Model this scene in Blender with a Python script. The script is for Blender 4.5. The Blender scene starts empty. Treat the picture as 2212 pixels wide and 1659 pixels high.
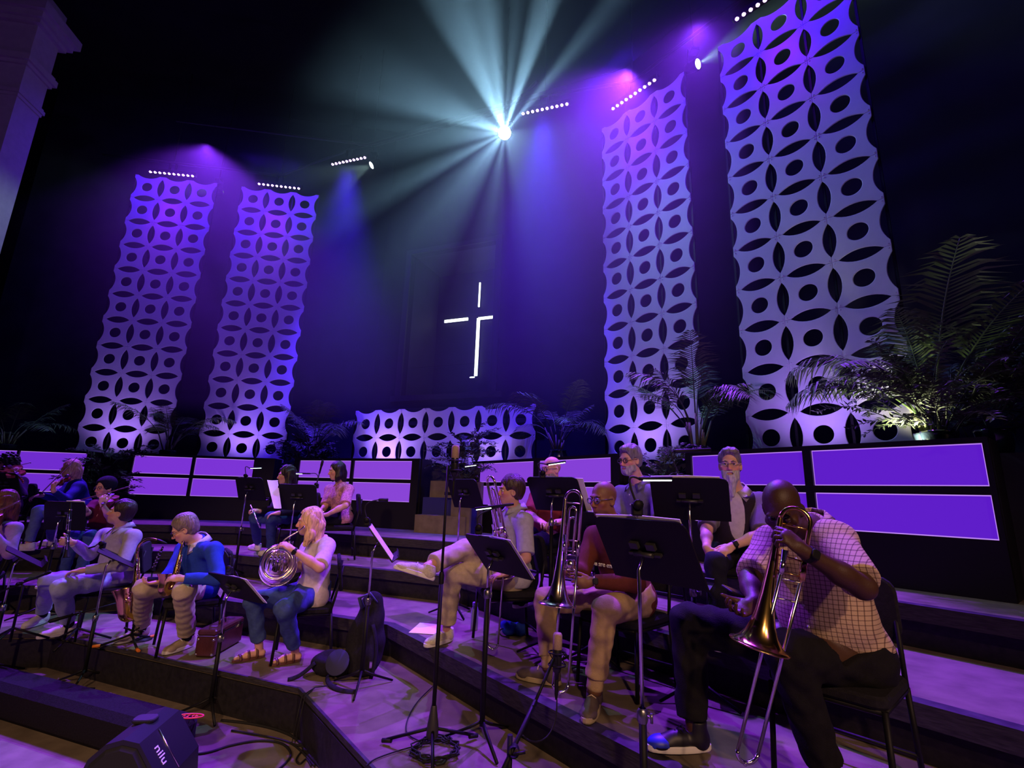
import bpy, math, random
import numpy as np
from mathutils import Vector, Matrix

random.seed(7)
np.random.seed(7)
scene = bpy.context.scene
COL = scene.collection
R = math.radians

# ------------------------------------------------------------------ camera
W, H, FPX = 2212, 1659, 1059.2
CAMZ = 1.78
_p, _r = R(12.7514), R(1.8229)
_fw = np.array([0, math.cos(_p), math.sin(_p)])
_up = np.array([0, -math.sin(_p), math.cos(_p)])
_rt = np.array([1.0, 0, 0])
_R = math.cos(_r) * _rt + math.sin(_r) * _up
_U = -math.sin(_r) * _rt + math.cos(_r) * _up
cd = bpy.data.cameras.new('camera')
cd.sensor_width = 36
cd.lens = FPX / W * 36
cd.clip_end = 200
cam = bpy.data.objects.new('camera', cd)
COL.objects.link(cam)
cam.matrix_world = Matrix(((_R[0], _U[0], -_fw[0], 0), (_R[1], _U[1], -_fw[1], 0),
                           (_R[2], _U[2], -_fw[2], CAMZ), (0, 0, 0, 1)))
scene.camera = cam
scene.view_settings.view_transform = 'Standard'
scene.view_settings.look = 'None'
scene.view_settings.exposure = 0.0
scene.view_settings.gamma = 1
scene.view_settings.use_curve_mapping = False
cy = scene.cycles
cy.use_denoising = True
cy.max_bounces = 4
cy.diffuse_bounces = 2
cy.glossy_bounces = 3
cy.transmission_bounces = 3
cy.transparent_max_bounces = 6
cy.volume_bounces = 0
cy.caustics_reflective = False
cy.caustics_refractive = False
cy.sample_clamp_indirect = 4
cy.use_adaptive_sampling = True
cy.adaptive_threshold = 0.02


def ray(px, py):
    return _fw + _R * ((px - W / 2) / FPX) - _U * ((py - H / 2) / FPX)


def at(px, py, Y):
    d = ray(px, py)
    d = d * (Y / d[1])
    return Vector((d[0], d[1], d[2] + CAMZ))


def on(px, py, z):
    d = ray(px, py)
    d = d * ((z - CAMZ) / d[2])
    return Vector((d[0], d[1], d[2] + CAMZ))


def reach(parent, px, py, L, near=True):
    """the point on the sight line of a pixel that lies L away from parent (a limb of known length)"""
    d = ray(px, py)
    d = Vector(d) / np.linalg.norm(d)
    o = Vector((0, 0, CAMZ))
    m = (parent - o).dot(d)
    q = o + d * m
    h2 = L * L - (q - parent).length_squared
    if h2 <= 0:
        v = q - parent
        return parent + v.normalized() * L if v.length > L * 1.12 else q
    return o + d * (m - math.sqrt(h2) if near else m + math.sqrt(h2))


# ------------------------------------------------------------------ world
world = bpy.data.worlds.new('hall')
scene.world = world
world.use_nodes = True
world.node_tree.nodes['Background'].inputs[0].default_value = (0.010, 0.006, 0.03, 1)
world.node_tree.nodes['Background'].inputs[1].default_value = 0.35


def lamp(kind, name, loc, target, color, power, size=0.3, angle=60, blend=0.5, size_y=None):
    d = bpy.data.lights.new(name, kind)
    d.color = color
    d.energy = power
    if kind == 'SPOT':
        d.spot_size = R(angle)
        d.spot_blend = blend
        d.shadow_soft_size = size
    elif kind == 'AREA':
        d.size = size
        if size_y:
            d.shape = 'RECTANGLE'
            d.size_y = size_y
    else:
        d.shadow_soft_size = size
    o = bpy.data.objects.new(name, d)
    COL.objects.link(o)
    o.location = loc
    v = Vector(target) - Vector(loc)
    o.rotation_euler = v.to_track_quat('-Z', 'Y').to_euler()
    return o


# stage geometry: three straight segments, each with a normal pointing away from the hall
NL, NC, NR = Vector((-0.1426, 0.9898, 0)), Vector((0.3713, 0.9285, 0)), Vector((0.7826, 0.6225, 0))
DL, DC, DR = Vector((0.9898, 0.1426, 0)), Vector((0.9285, -0.3713, 0)), Vector((0.6225, -0.7826, 0))
YL, YC, YR = math.atan2(DL.y, DL.x), math.atan2(DC.y, DC.x), math.atan2(DR.y, DR.x)
ZP = [0.0, 0.30, 0.58, 0.86, 1.14]


def cross2(n1, a1, n2, a2):
    det = n1.x * n2.y - n1.y * n2.x
    return Vector(((a1 * n2.y - n1.y * a2) / det, (n1.x * a2 - a1 * n2.x) / det, 0))


def V(*a):
    return Vector(a)


# ------------------------------------------------------------------ lamps of the place and added violet fill
VIOLET = (0.23, 0.03, 1.0)
BLUE = (0.07, 0.04, 1.0)
LAV = (0.50, 0.30, 1.0)
WARM = (1.0, 0.58, 0.34)
PANELS = [  # left top tile centre (x, y, z), yaw, columns, rows, segment direction and normal
    (V(-8.894, 10.484, 8.7035), R(8.2), 3, 11),
    (V(-6.534, 10.840, 8.7035), R(8.2), 3, 11),
    (V(1.840, 8.253, 8.720), R(-50.8), 3, 11),
    (V(3.382, 6.337, 8.708), R(-50.6), 3, 11),
    (V(-3.205, 10.796, 3.2086), R(-21.8), 7, 2)]
TS = 0.61
BARS = [((320, 371), (421, 381)), ((555, 397), (650, 408)), ((715, 356), (792, 340)),
        ((1125, 247), (1230, 224)), ((1320, 238), (1419, 170)), ((1585, 46), (1651, 2))]
BARZ = 9.24
# front-of-house warm wash, low
for (x, tx, pw) in ((-4.5, -3.6, 2700), (0.5, -0.6, 2400), (5.0, 0.6, 1900)):
    lamp('SPOT', 'house_wash', (x, -9.5, 8.0), (tx, 4.6, 0.4), WARM, pw, size=0.25, angle=27, blend=0.6)
lamp('AREA', 'violet_fill', (7.0, -7.0, 7.5), (-1, 5, 0.8), (0.30, 0.10, 1.0), 36, size=1.5, size_y=1.5)  # unseen violet fill from the hall side, stands for no fixture
lamp('SPOT', 'violet_fill', (4.0, -8.0, 7.5), (-9.5, 7.3, 7.5), (0.45, 0.22, 1.0), 900, size=0.2, angle=22, blend=0.8)  # violet spot added only to brighten the left pier
# violet back light from the rig above the rear of the stage, hard edged
for (x, y, tx, ty, pw, ang) in ((-7.0, 9.6, -2.8, 4.6, 8500, 42), (-8.6, 9.8, -5.4, 5.8, 6800, 40),
                                (1.9, 7.3, -0.6, 3.9, 7800, 48), (2.8, 6.4, 0.9, 2.9, 3900, 46), (3.8, 5.2, 1.3, 1.8, 700, 50)):
    lamp('SPOT', 'rig_spot', (x, y, 9.2), (tx, ty, 0.5), VIOLET, pw, size=0.07, angle=ang, blend=0.25)
# washes over the perforated panels: battens above, fixtures on the deck below
for i, (o, yaw, nc, nr) in enumerate(PANELS):
    d = V(math.cos(yaw), math.sin(yaw), 0)
    n = V(-math.sin(yaw), math.cos(yaw), 0)
    mid = o + d * TS * (nc - 1) / 2
    if nr > 5:
        top = V(mid.x, mid.y, 9.3) - n * 0.85
        lamp('AREA', 'batten_wash', top, mid + V(0, 0, -3.4), (0.065, 0.008, 1.0), 58, size=1.1, size_y=0.12)
        lamp('SPOT', 'batten_spot', V(mid.x, mid.y, 9.35) - n * 1.0 - d * 0.1, mid + V(0, 0, -0.95), (0.75, 0.02, 0.6), 36, size=0.08, angle=38, blend=1.0)
        low = V(mid.x, mid.y, 2.36) - n * 0.72
        lamp('SPOT', 'deck_uplight', low, mid + V(0, 0, -5.2), (0.42, 0.21, 1.0), 62, size=0.15, angle=120, blend=1.0)
    else:
        for t in (-1.3, 1.3):
            low = V(mid.x, mid.y, 2.33) - n * 0.62 + d * t
            lamp('SPOT', 'deck_uplight', low, mid + d * t * 0.8 + V(0, 0, -0.2), (0.48, 0.27, 1.0), 85, size=0.15, angle=130, blend=1.0)
for (x, y) in ((-3.9, 9.9), (0.45, 8.2)):
    lamp('SPOT', 'wall_wash', (x, y, 9.1), (x - 0.1, y + 0.7, 4.0), (0.06, 0.014, 1.0), 6500, size=0.2, angle=46, blend=1.0)


# ------------------------------------------------------------------ materials
def s2l(c):
    return tuple((x / 12.92 if x <= 0.04045 else ((x + 0.055) / 1.055) ** 2.4) for x in c)


MATS = {}


def mat(name, color=(0.5, 0.5, 0.5), rough=0.6, metal=0.0, noise=0.0, nscale=30.0, bump=0.0, bscale=80.0,
        emit=None, estr=0.0, attr=None, spec=0.5, sheen=0.0, wave=None, coat=0.0, stretch=None):
    if name in MATS:
        return MATS[name]
    m = bpy.data.materials.new(name)
    MATS[name] = m
    m.use_nodes = True
    nt = m.node_tree
    b = nt.nodes['Principled BSDF']
    b.inputs['Base Color'].default_value = (*color, 1)
    b.inputs['Roughness'].default_value = rough
    b.inputs['Metallic'].default_value = metal
    b.inputs['Specular IOR Level'].default_value = spec
    if sheen:
        b.inputs['Sheen Weight'].default_value = sheen
    if coat:
        b.inputs['Coat Weight'].default_value = coat
    if emit:
        b.inputs['Emission Color'].default_value = (*emit, 1)
        b.inputs['Emission Strength'].default_value = estr
    if noise or bump or attr:
        tc = nt.nodes.new('ShaderNodeTexCoord')
        vec = tc.outputs['Object']
        if stretch:
            mp = nt.nodes.new('ShaderNodeMapping')
            mp.inputs['Scale'].default_value = stretch
            nt.links.new(vec, mp.inputs['Vector'])
            vec = mp.outputs['Vector']
    csock = None
    if attr:
        a = nt.nodes.new('ShaderNodeAttribute')
        a.attribute_name = attr
        csock = a.outputs['Color']
        nt.links.new(csock, b.inputs['Base Color'])
    if noise:
        n = nt.nodes.new('ShaderNodeTexNoise')
        n.inputs['Scale'].default_value = nscale
        n.inputs['Detail'].default_value = 4
        nt.links.new(vec, n.inputs['Vector'])
        mr = nt.nodes.new('ShaderNodeMapRange')
        mr.inputs['From Min'].default_value = 0.3
        mr.inputs['From Max'].default_value = 0.7
        mr.inputs['To Min'].default_value = 1 - noise
        mr.inputs['To Max'].default_value = 1 + noise
        nt.links.new(n.outputs['Fac'], mr.inputs['Value'])
        mx = nt.nodes.new('ShaderNodeVectorMath')
        mx.operation = 'SCALE'
        mx.inputs[0].default_value = color
        if csock:
            nt.links.new(csock, mx.inputs[0])
        nt.links.new(mr.outputs['Result'], mx.inputs['Scale'])
        nt.links.new(mx.outputs['Vector'], b.inputs['Base Color'])
    if bump:
        n2 = nt.nodes.new('ShaderNodeTexNoise')
        n2.inputs['Scale'].default_value = bscale
        n2.inputs['Detail'].default_value = 3
        nt.links.new(vec, n2.inputs['Vector'])
        bp = nt.nodes.new('ShaderNodeBump')
        bp.inputs['Strength'].default_value = bump
        bp.inputs['Distance'].default_value = 0.01
        nt.links.new(n2.outputs['Fac'], bp.inputs['Height'])
        nt.links.new(bp.outputs['Normal'], b.inputs['Normal'])
    return m


CARPET = mat('stage_carpet', s2l((0.465, 0.42, 0.37)), 0.95, noise=0.22, nscale=6, bump=0.4, bscale=400, spec=0.1)
BLACKPAINT = mat('black_riser_paint', (0.012, 0.011, 0.014), 0.55, noise=0.4, nscale=25, bump=0.15, bscale=60, spec=0.3)
NOSING = mat('dark_nosing', (0.030, 0.027, 0.030), 0.6, noise=0.5, nscale=14, bump=0.2, bscale=30, spec=0.3, stretch=(1, 1, 8))
DRAPE = mat('dark_wall', (0.020, 0.018, 0.030), 0.9, noise=0.25, nscale=1.5, spec=0.1)
CEIL = mat('dark_ceiling', (0.012, 0.012, 0.016), 0.9, noise=0.2, nscale=2, spec=0.1)
STONE = mat('painted_plaster', (0.42, 0.36, 0.38), 0.85, noise=0.06, nscale=9, bump=0.15, bscale=60)
PANELM = mat('panel_white', (0.70, 0.68, 0.72), 0.6, noise=0.04, nscale=5)
BLACK = mat('black_powder_coat', (0.006, 0.006, 0.007), 0.55, bump=0.05, bscale=300, spec=0.22)
BLACKCLOTH = mat('black_fabric', (0.012, 0.011, 0.016), 0.9, noise=0.3, nscale=60, bump=0.4, bscale=300, spec=0.2)
RUBBER = mat('black_rubber', (0.010, 0.010, 0.011), 0.7, spec=0.3)
CHROME = mat('chrome', (0.80, 0.80, 0.82), 0.16, metal=1.0)
PAPER = mat('paper', (0.80, 0.79, 0.78), 0.8, noise=0.03, nscale=40)
BRASS = mat('lacquered_brass', (0.86, 0.58, 0.20), 0.17, metal=1.0)
SILVER = mat('silver_plate', (0.82, 0.80, 0.78), 0.16, metal=1.0)
ROSEBRASS = mat('rose_brass', (0.84, 0.73, 0.60), 0.18, metal=1.0)


# ------------------------------------------------------------------ mesh helpers
class MB:
    def __init__(s):
        s.v, s.f, s.sm = [], [], []

    def add(s, verts, faces, smooth=False):
        o = len(s.v)
        s.v.extend([tuple(x) for x in verts])
        s.f.extend([tuple(i + o for i in f) for f in faces])
        s.sm.extend([smooth] * len(faces))
        return s

    def box(s, c, size, M=None, top=None):
        """axis box about c; top=(sx, sy) scales the upper face; M an extra 3x3/4x4 matrix"""
        x, y, z = size[0] / 2, size[1] / 2, size[2] / 2
        tx, ty = top or (1, 1)
        vs = [V(-x, -y, -z), V(x, -y, -z), V(x, y, -z), V(-x, y, -z),
              V(-x * tx, -y * ty, z), V(x * tx, -y * ty, z), V(x * tx, y * ty, z), V(-x * tx, y * ty, z)]
        vs = [(M @ v if M else v) + Vector(c) for v in vs]
        return s.add(vs, [(3, 2, 1, 0), (4, 5, 6, 7), (0, 1, 5, 4), (1, 2, 6, 5), (2, 3, 7, 6), (3, 0, 4, 7)])

    def rbox(s, c, size, r=0.02, M=None, seg=3):
        """box with rounded vertical edges and a small chamfer above and below"""
        x, y, z = size[0] / 2, size[1] / 2, size[2] / 2
        r = min(r, x * .98, y * .98)
        e = min(r * 0.5, z * 0.5)
        loop = []
        for cx, cy2, a0 in ((x - r, y - r, 0), (-x + r, y - r, 90), (-x + r, -y + r, 180), (x - r, -y + r, 270)):
            for k in range(seg + 1):
                a = R(a0 + 90 * k / seg)
                loop.append((cx, cy2, math.cos(a), math.sin(a)))
        n = len(loop)
        vs = []
        for zz, rr in ((-z, r - e), (-z + e, r), (z - e, r), (z, r - e)):
            for cx, cy2, ca, sa in loop:
                v = V(cx + ca * rr, cy2 + sa * rr, zz)
                vs.append((M @ v if M else v) + Vector(c))
        fs = [tuple(range(n))[::-1], tuple(3 * n + i for i in range(n))]
        s.add(vs, fs)
        o = len(s.v) - len(vs)
        for k in range(3):
            for i in range(n):
                j = (i + 1) % n
                s.f.append((o + k * n + i, o + k * n + j, o + (k + 1) * n + j, o + (k + 1) * n + i))
                s.sm.append(False)
        return s

    def prism(s, poly, z0, z1):
        n = len(poly)
        if sum(poly[i - 1][0] * poly[i][1] - poly[i][0] * poly[i - 1][1] for i in range(n)) < 0:
            poly = poly[::-1]
        vs = [V(p[0], p[1], z0) for p in poly] + [V(p[0], p[1], z1) for p in poly]
        fs = [tuple(range(n))[::-1], tuple(range(n, 2 * n))]
        fs += [(i, (i + 1) % n, n + (i + 1) % n, n + i) for i in range(n)]
        return s.add(vs, fs)

    def tube(s, pts, r, n=8, cap=True, close=False, flat=None):
        """tube along a polyline; r a number or a list; flat=(a, b) scales the section"""
        pts = [Vector(p) for p in pts]
        m = len(pts)
        rs = [r] * m if not hasattr(r, '__len__') else list(r)
        up = None
        vs = []
        for i, p in enumerate(pts):
            a = pts[i - 1] if (i > 0 or close) else p
            b = pts[(i + 1) % m] if (i < m - 1 or close) else p
            t = (b - a)
            t = t.normalized() if t.length > 1e-9 else V(0, 0, 1)
            if up is None:
                up = t.orthogonal().normalized()
            up = up - t * up.dot(t)
            up = up.normalized() if up.length > 1e-6 else t.orthogonal().normalized()
            w = t.cross(up)
            for k in range(n):
                q = 2 * math.pi * k / n
                fa, fb = flat or (1, 1)
                vs.append(p + up * (math.cos(q) * rs[i] * fa) + w * (math.sin(q) * rs[i] * fb))
        fs = []
        for i in range(m if close else m - 1):
            i2 = (i + 1) % m
            for k in range(n):
                k2 = (k + 1) % n
                fs.append((i * n + k, i * n + k2, i2 * n + k2, i2 * n + k))
        s.add(vs, fs, True)
        if cap and not close:
            o = len(s.v) - len(vs)
            s.f.append(tuple(o + k for k in range(n))[::-1])
            s.f.append(tuple(o + (m - 1) * n + k for k in range(n)))
            s.sm += [False, False]
        return s

    def lathe(s, prof, org, axis, n=16, smooth=True):
        """prof: (radius, height along axis)"""
        a = Vector(axis).normalized()
        u = a.orthogonal().normalized()
        w = a.cross(u)
        vs = []
        for rr, h in prof:
            for k in range(n):
                q = 2 * math.pi * k / n
                vs.append(Vector(org) + a * h + u * (math.cos(q) * rr) + w * (math.sin(q) * rr))
        fs = []
        for i in range(len(prof) - 1):
            for k in range(n):
                k2 = (k + 1) % n
                fs.append((i * n + k, i * n + k2, (i + 1) * n + k2, (i + 1) * n + k))
        return s.add(vs, fs, smooth)

    def ball(s, c, r, n=10, M=None):
        rr = (r, r, r) if not hasattr(r, '__len__') else r
        vs, fs = [], []
        m = n // 2 + 1
        for i in range(m + 1):
            th = math.pi * i / m
            for k in range(n):
                q = 2 * math.pi * k / n
                v = V(math.sin(th) * math.cos(q) * rr[0], math.sin(th) * math.sin(q) * rr[1], math.cos(th) * rr[2])
                vs.append((M @ v if M else v) + Vector(c))
        for i in range(m):
            for k in range(n):
                k2 = (k + 1) % n
                fs.append((i * n + k, (i + 1) * n + k, (i + 1) * n + k2, i * n + k2))
        return s.add(vs, fs, True)

    def mesh(s, name, m):
        me = bpy.data.meshes.new(name)
        me.from_pydata(s.v, [], s.f)
        me.polygons.foreach_set('use_smooth', s.sm)
        if m:
            me.materials.append(m)
        me.update()
        return me

    def build(s, name, m, parent=None, **kw):
        o = bpy.data.objects.new(name, s.mesh(name, m))
        COL.objects.link(o)
        if parent:
            o.parent = parent
        for k, v in kw.items():
            o[k] = v
        return o


def shift(mb, off):
    off = Vector(off)
    mb.v = [(v[0] - off.x, v[1] - off.y, v[2] - off.z) for v in mb.v]
    return mb


def thing(name, label, cat, loc=(0, 0, 0), rz=0.0, group=None):
    o = bpy.data.objects.new(name, None)
    o.empty_display_size = 0.1
    COL.objects.link(o)
    o.location = loc
    o.rotation_euler = (0, 0, rz)
    tag(o, label, cat, group)
    return o


def tag(o, label, cat, group=None):
    o['label'] = label
    o['category'] = cat
    if group:
        o['group'] = group
    return o


def struct(name, mb, m):
    return mb.build(name, m, kind='structure')


def rot(ax, deg):
    return Matrix.Rotation(R(deg), 3, ax)


def arc(c, u, w, r, a0, a1, n=10):
    return [Vector(c) + Vector(u) * (r * math.cos(R(a0 + (a1 - a0) * i / n))) + Vector(w) * (r * math.sin(R(a0 + (a1 - a0) * i / n))) for i in range(n + 1)]


def bez(p0, p1, p2, p3, n=12):
    out = []
    for i in range(n + 1):
        t = i / n
        out.append(Vector(p0) * (1 - t) ** 3 + Vector(p1) * 3 * t * (1 - t) ** 2 + Vector(p2) * 3 * t * t * (1 - t) + Vector(p3) * t ** 3)
    return out


def text_mesh(name, body, size, m, parent, M, extrude=0.0008, label=None):
    cu = bpy.data.curves.new(name, 'FONT')
    cu.body = body
    cu.size = size
    cu.align_x = 'CENTER'
    cu.align_y = 'CENTER'
    cu.extrude = extrude
    cu.resolution_u = 3
    cu.materials.append(m)
    tmp = bpy.data.objects.new(name + '_curve', cu)
    COL.objects.link(tmp)
    me = bpy.data.meshes.new_from_object(tmp.evaluated_get(bpy.context.evaluated_depsgraph_get()))
    bpy.data.objects.remove(tmp)
    me.materials.clear()
    me.materials.append(m)
    o = bpy.data.objects.new(name, me)
    COL.objects.link(o)
    o.parent = parent
    o.matrix_local = M
    if label:
        o['label'] = label
    return o


# ------------------------------------------------------------------ the room
FAR = 26.0


def level_poly(al, ac, ar, back=30.0):
    lc = cross2(NL, al, NC, ac)
    cr = cross2(NC, ac, NR, ar)
    l0 = lc - DL * 9.0
    r0 = cr + DR * 9.0
    return [l0, lc, cr, r0]


LV = [None, (5.88, 3.27, 1.37), (6.90, 4.21, 2.27), (7.90, 5.27, 3.28), (8.90, 6.13, 4.42)]
floor = struct('floor', MB().box((0, 4, -0.1), (40, 44, 0.2)), CARPET)
for k in range(1, 5):
    e = level_poly(*LV[k])
    o_ = 0.0 if k == 1 else 0.07
    top_e = level_poly(LV[k][0] - o_, LV[k][1] - o_, LV[k][2] - o_)
    back = [V(16, 17, 0), V(-17, 17, 0)]
    body = struct('floor_riser', MB().prism(e[::1] + [V(e[3].x + 6, e[3].y + 4, 0)] + back, ZP[k - 1] - 0.02, ZP[k] - 0.045), BLACKPAINT)
    in_e = level_poly(LV[k][0] + 0.02, LV[k][1] + 0.02, LV[k][2] + 0.02)
    struct('floor_tread', MB().prism(in_e + [V(in_e[3].x + 6, in_e[3].y + 4, 0)] + back, ZP[k] - 0.05, ZP[k]), CARPET)
    for a in range(3):
        p, q = top_e[a], top_e[a + 1]
        p2, q2 = in_e[a], in_e[a + 1]
        struct('trim_nosing', MB().prism([p, q, q2, p2], ZP[k] - (0.03 if k == 1 else 0.10), ZP[k] + 0.004), NOSING)

# rear walls following the three segments, with an opening for the cross in the middle one
WL, WC, WR = 13.0, 10.35, 8.3
lcw, crw = cross2(NL, WL, NC, WC), cross2(NC, WC, NR, WR)
ZT = 12.2


def wall_piece(name, a, b, z0, z1, n, th=0.2, m=DRAPE):
    return struct(name, MB().prism([a, b, b + n * th, a + n * th], z0, z1), m)


wall_piece('wall_left_rear', lcw - DL * 9, lcw, 0, ZT, NL)
wall_piece('wall_right_rear', crw, crw + DR * 12, 0, ZT, NR)


def on_plane(px, py, n, a):
    d = ray(px, py)
    t = a / (d[0] * n.x + d[1] * n.y)
    return V(d[0] * t, d[1] * t, d[2] * t + CAMZ)


jl = on_plane(884, 640, NC, WC)
jr = on_plane(1068, 640, NC, WC)
zs = on_plane(980, 850, NC, WC).z
zt = on_plane(1070, 520, NC, WC).z
jl2, jr2 = V(jl.x, jl.y, 0), V(jr.x, jr.y, 0)
wall_piece('wall_rear_center', lcw, jl2, 0, ZT, NC)
wall_piece('wall_rear_center', jr2, crw, 0, ZT, NC)
wall_piece('wall_rear_center', jl2, jr2, 0, zs, NC)
wall_piece('wall_rear_center', jl2, jr2, zt, ZT, NC)
# pool recess behind the opening
DEEP = 1.5
RECESS = mat('recess_paint', (0.035, 0.035, 0.055), 0.7, noise=0.2, nscale=2)
struct('wall_recess_back', MB().prism([jl2 - DC * .4 + NC * DEEP, jr2 + DC * .4 + NC * DEEP, jr2 + DC * .4 + NC * (DEEP + .1), jl2 - DC * .4 + NC * (DEEP + .1)], zs - .3, zt + .3), RECESS)
struct('wall_recess_left', MB().prism([jl2 - DC * .12 + NC * .2, jl2 + NC * .2, jl2 + NC * DEEP, jl2 - DC * .12 + NC * DEEP], zs - .3, zt + .3), RECESS)
struct('wall_recess_right', MB().prism([jr2 + NC * .2, jr2 + DC * .12 + NC * .2, jr2 + DC * .12 + NC * DEEP, jr2 + NC * DEEP], zs - .3, zt + .3), RECESS)
struct('ceiling_recess', MB().prism([jl2 + NC * .2, jr2 + NC * .2, jr2 + NC * DEEP, jl2 + NC * DEEP], zt + .02, zt + .1), RECESS)
struct('floor_recess', MB().prism([jl2 + NC * .2, jr2 + NC * .2, jr2 + NC * DEEP, jl2 + NC * DEEP], zs - .3, zs - .25), RECESS)
GLASS = bpy.data.materials.new('pool_glass')
GLASS.use_nodes = True
_g = GLASS.node_tree
_b = _g.nodes['Principled BSDF']
_b.inputs['Base Color'].default_value = (0.85, 0.9, 1, 1)
_b.inputs['Transmission Weight'].default_value = 1.0
_b.inputs['Roughness'].default_value = 0.02
_b.inputs['IOR'].default_value = 1.1
gz = on_plane(980, 786, NC, WC).z
struct('window_1', MB().prism([jl2 + NC * .08, jr2 + NC * .08, jr2 + NC * .1, jl2 + NC * .1], zs, gz), GLASS)
# frame trim round the opening
TRIMM = mat('dark_trim', (0.016, 0.015, 0.022), 0.6)
for nm, a, b, z0, z1 in (('trim_1', jl2 - DC * .16, jl2, zs - .12, zt + .12), ('trim_2', jr2, jr2 + DC * .16, zs - .12, zt + .12),
                         ('trim_3', jl2, jr2, zt, zt + .12), ('trim_4', jl2 - DC * .3, jr2 + DC * .3, zs - .14, zs)):
    struct(nm, MB().prism([a - NC * .05, b - NC * .05, b, a], z0, z1), TRIMM)
struct('trim_5', MB().prism([jl2 - DC * .8 - NC * .12, jr2 + DC * 1.0 - NC * .12, jr2 + DC * 1.0, jl2 - DC * .8], zs - .42, zs - .34), TRIMM)
struct('trim_6', MB().prism([jl2 - DC * 1.1 - NC * .16, jr2 + DC * 1.4 - NC * .16, jr2 + DC * 1.4, jl2 - DC * 1.1], zs - .78, zs - .68), TRIMM)
# cross of four light strips on the recess back
CROSSL = mat('cross_light', (0.8, 0.9, 0.9), 0.5, emit=(0.80, 0.95, 0.90), estr=3.5)
ca = WC + DEEP - 0.03
cp = on_plane(1034, 687, NC, ca)
cross = thing('cross', 'white cross of four glowing light strips on the dark wall above the low perforated panel', 'cross', cp, YC)


def strip(p, q):
    P, Q = on_plane(*p, NC, ca), on_plane(*q, NC, ca)
    a, b = P - cp, Q - cp
    u0, u1 = a.dot(DC), b.dot(DC)
    cx, cz = (u0 + u1) / 2, (a.z + b.z) / 2
    sx, sz = max(abs(u1 - u0), .04), max(abs(b.z - a.z), .04)
    h = MB().box((cx, 0.02, cz), (sx + .03, 0.03, sz + .03)).build('strip_channel', BLACK, cross)
    MB().box((cx, -0.008, cz), (sx, 0.03, sz)).build('light_strip', CROSSL, h)


strip((961, 692), (1011, 692))
strip((1036, 611), (1036, 663))
strip((1034, 686), (1082, 686))
strip((1031, 688), (1031, 812))
mkr = on_plane(1020, 815, NC, WC + .05)
tag(MB().tube([(-.06, 0, 0), (.06, 0, 0)], .015, 6).build('pool_light', CROSSL), 'small bright light strip at the foot of the glowing cross', 'lamp')
o_ = bpy.data.objects['pool_light']
o_.location = mkr
o_.rotation_euler = (0, 0, YC)

struct('ceiling', MB().box((0, 4, ZT + 0.1), (40, 44, 0.2)), CEIL)
struct('wall_right', MB().box((15, 4, ZT / 2), (0.2, 30, ZT)), DRAPE)
struct('wall_left', MB().prism([V(-13.2, -6, 0), V(-13.0, -6, 0), V(-13.6, 15, 0), V(-13.8, 15, 0)], 0, ZT), DRAPE)
struct('wall_hall_rear', MB().box((0, -17, ZT / 2), (40, 0.2, ZT)), DRAPE)

# classical pier at the left of the stage opening
PY = 7.35
pn = at(40, 197, PY)
pd = V(-0.149, 0.989, 0)
pl = V(-0.989, -0.149, 0)
pier = None


def pier_ring(name, z0, z1, grow, parent=None):
    a = V(pn.x, pn.y, 0) - pd * grow - pl * grow
    q = [a, a + pd * (0.5 + 2 * grow), a + pd * (0.5 + 2 * grow) + pl * (1.6 + 2 * grow), a + pl * (1.6 + 2 * grow)]
    return MB().prism(q, z0, z1).build(name, STONE, parent, kind='structure')


pier = pier_ring('pillar', 0, 10.6, 0)
zc = pn.z
for z0, z1, g in ((zc - .10, zc - .04, .02), (zc - .04, zc + .03, .045), (zc + .03, zc + .07, .025),
                  (zc + .55, zc + .62, .04), (zc + .62, zc + .74, .085), (zc + .74, zc + .80, .05),
                  (zc + 1.42, zc + 1.50, .08), (zc + 1.50, zc + 1.62, .14), (zc + 1.62, zc + 1.80, .21)):
    pier_ring('pillar_moulding', z0, z1, g, pier)

# overhead rig: pipes that follow the stage and carry the lights
RIG = mat('rig_steel', (0.03, 0.03, 0.034), 0.5, metal=0.6)
_m = [(on(*a, BARZ) + on(*b, BARZ)) / 2 for a, b in BARS]
_s = [on(802, 357, 9.02), on(1090, 287, 9.02)]
for nm, pts, z in (('overhead_pipe', [_m[0] - DL * 1.6] + _m[:5] + [_m[5] + DR * 1.5], BARZ + .31),
                   ('overhead_pipe', [_s[0] - DL * 4.2] + _s + [_s[1] + DR * 1.0], BARZ + .30)):
    o = tag(MB().tube([V(p.x, p.y, z) for p in pts], .03, 8).build(nm, RIG), 'dark steel pipe under the ceiling carrying %s' % ('the violet battens' if z > BARZ + .305 else 'the white spotlights'), 'pipe')
    for p in pts[1:-1]:
        MB().tube([V(p.x, p.y, z), V(p.x, p.y, ZT)], .012, 6).build('hanger', RIG, o)

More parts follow.
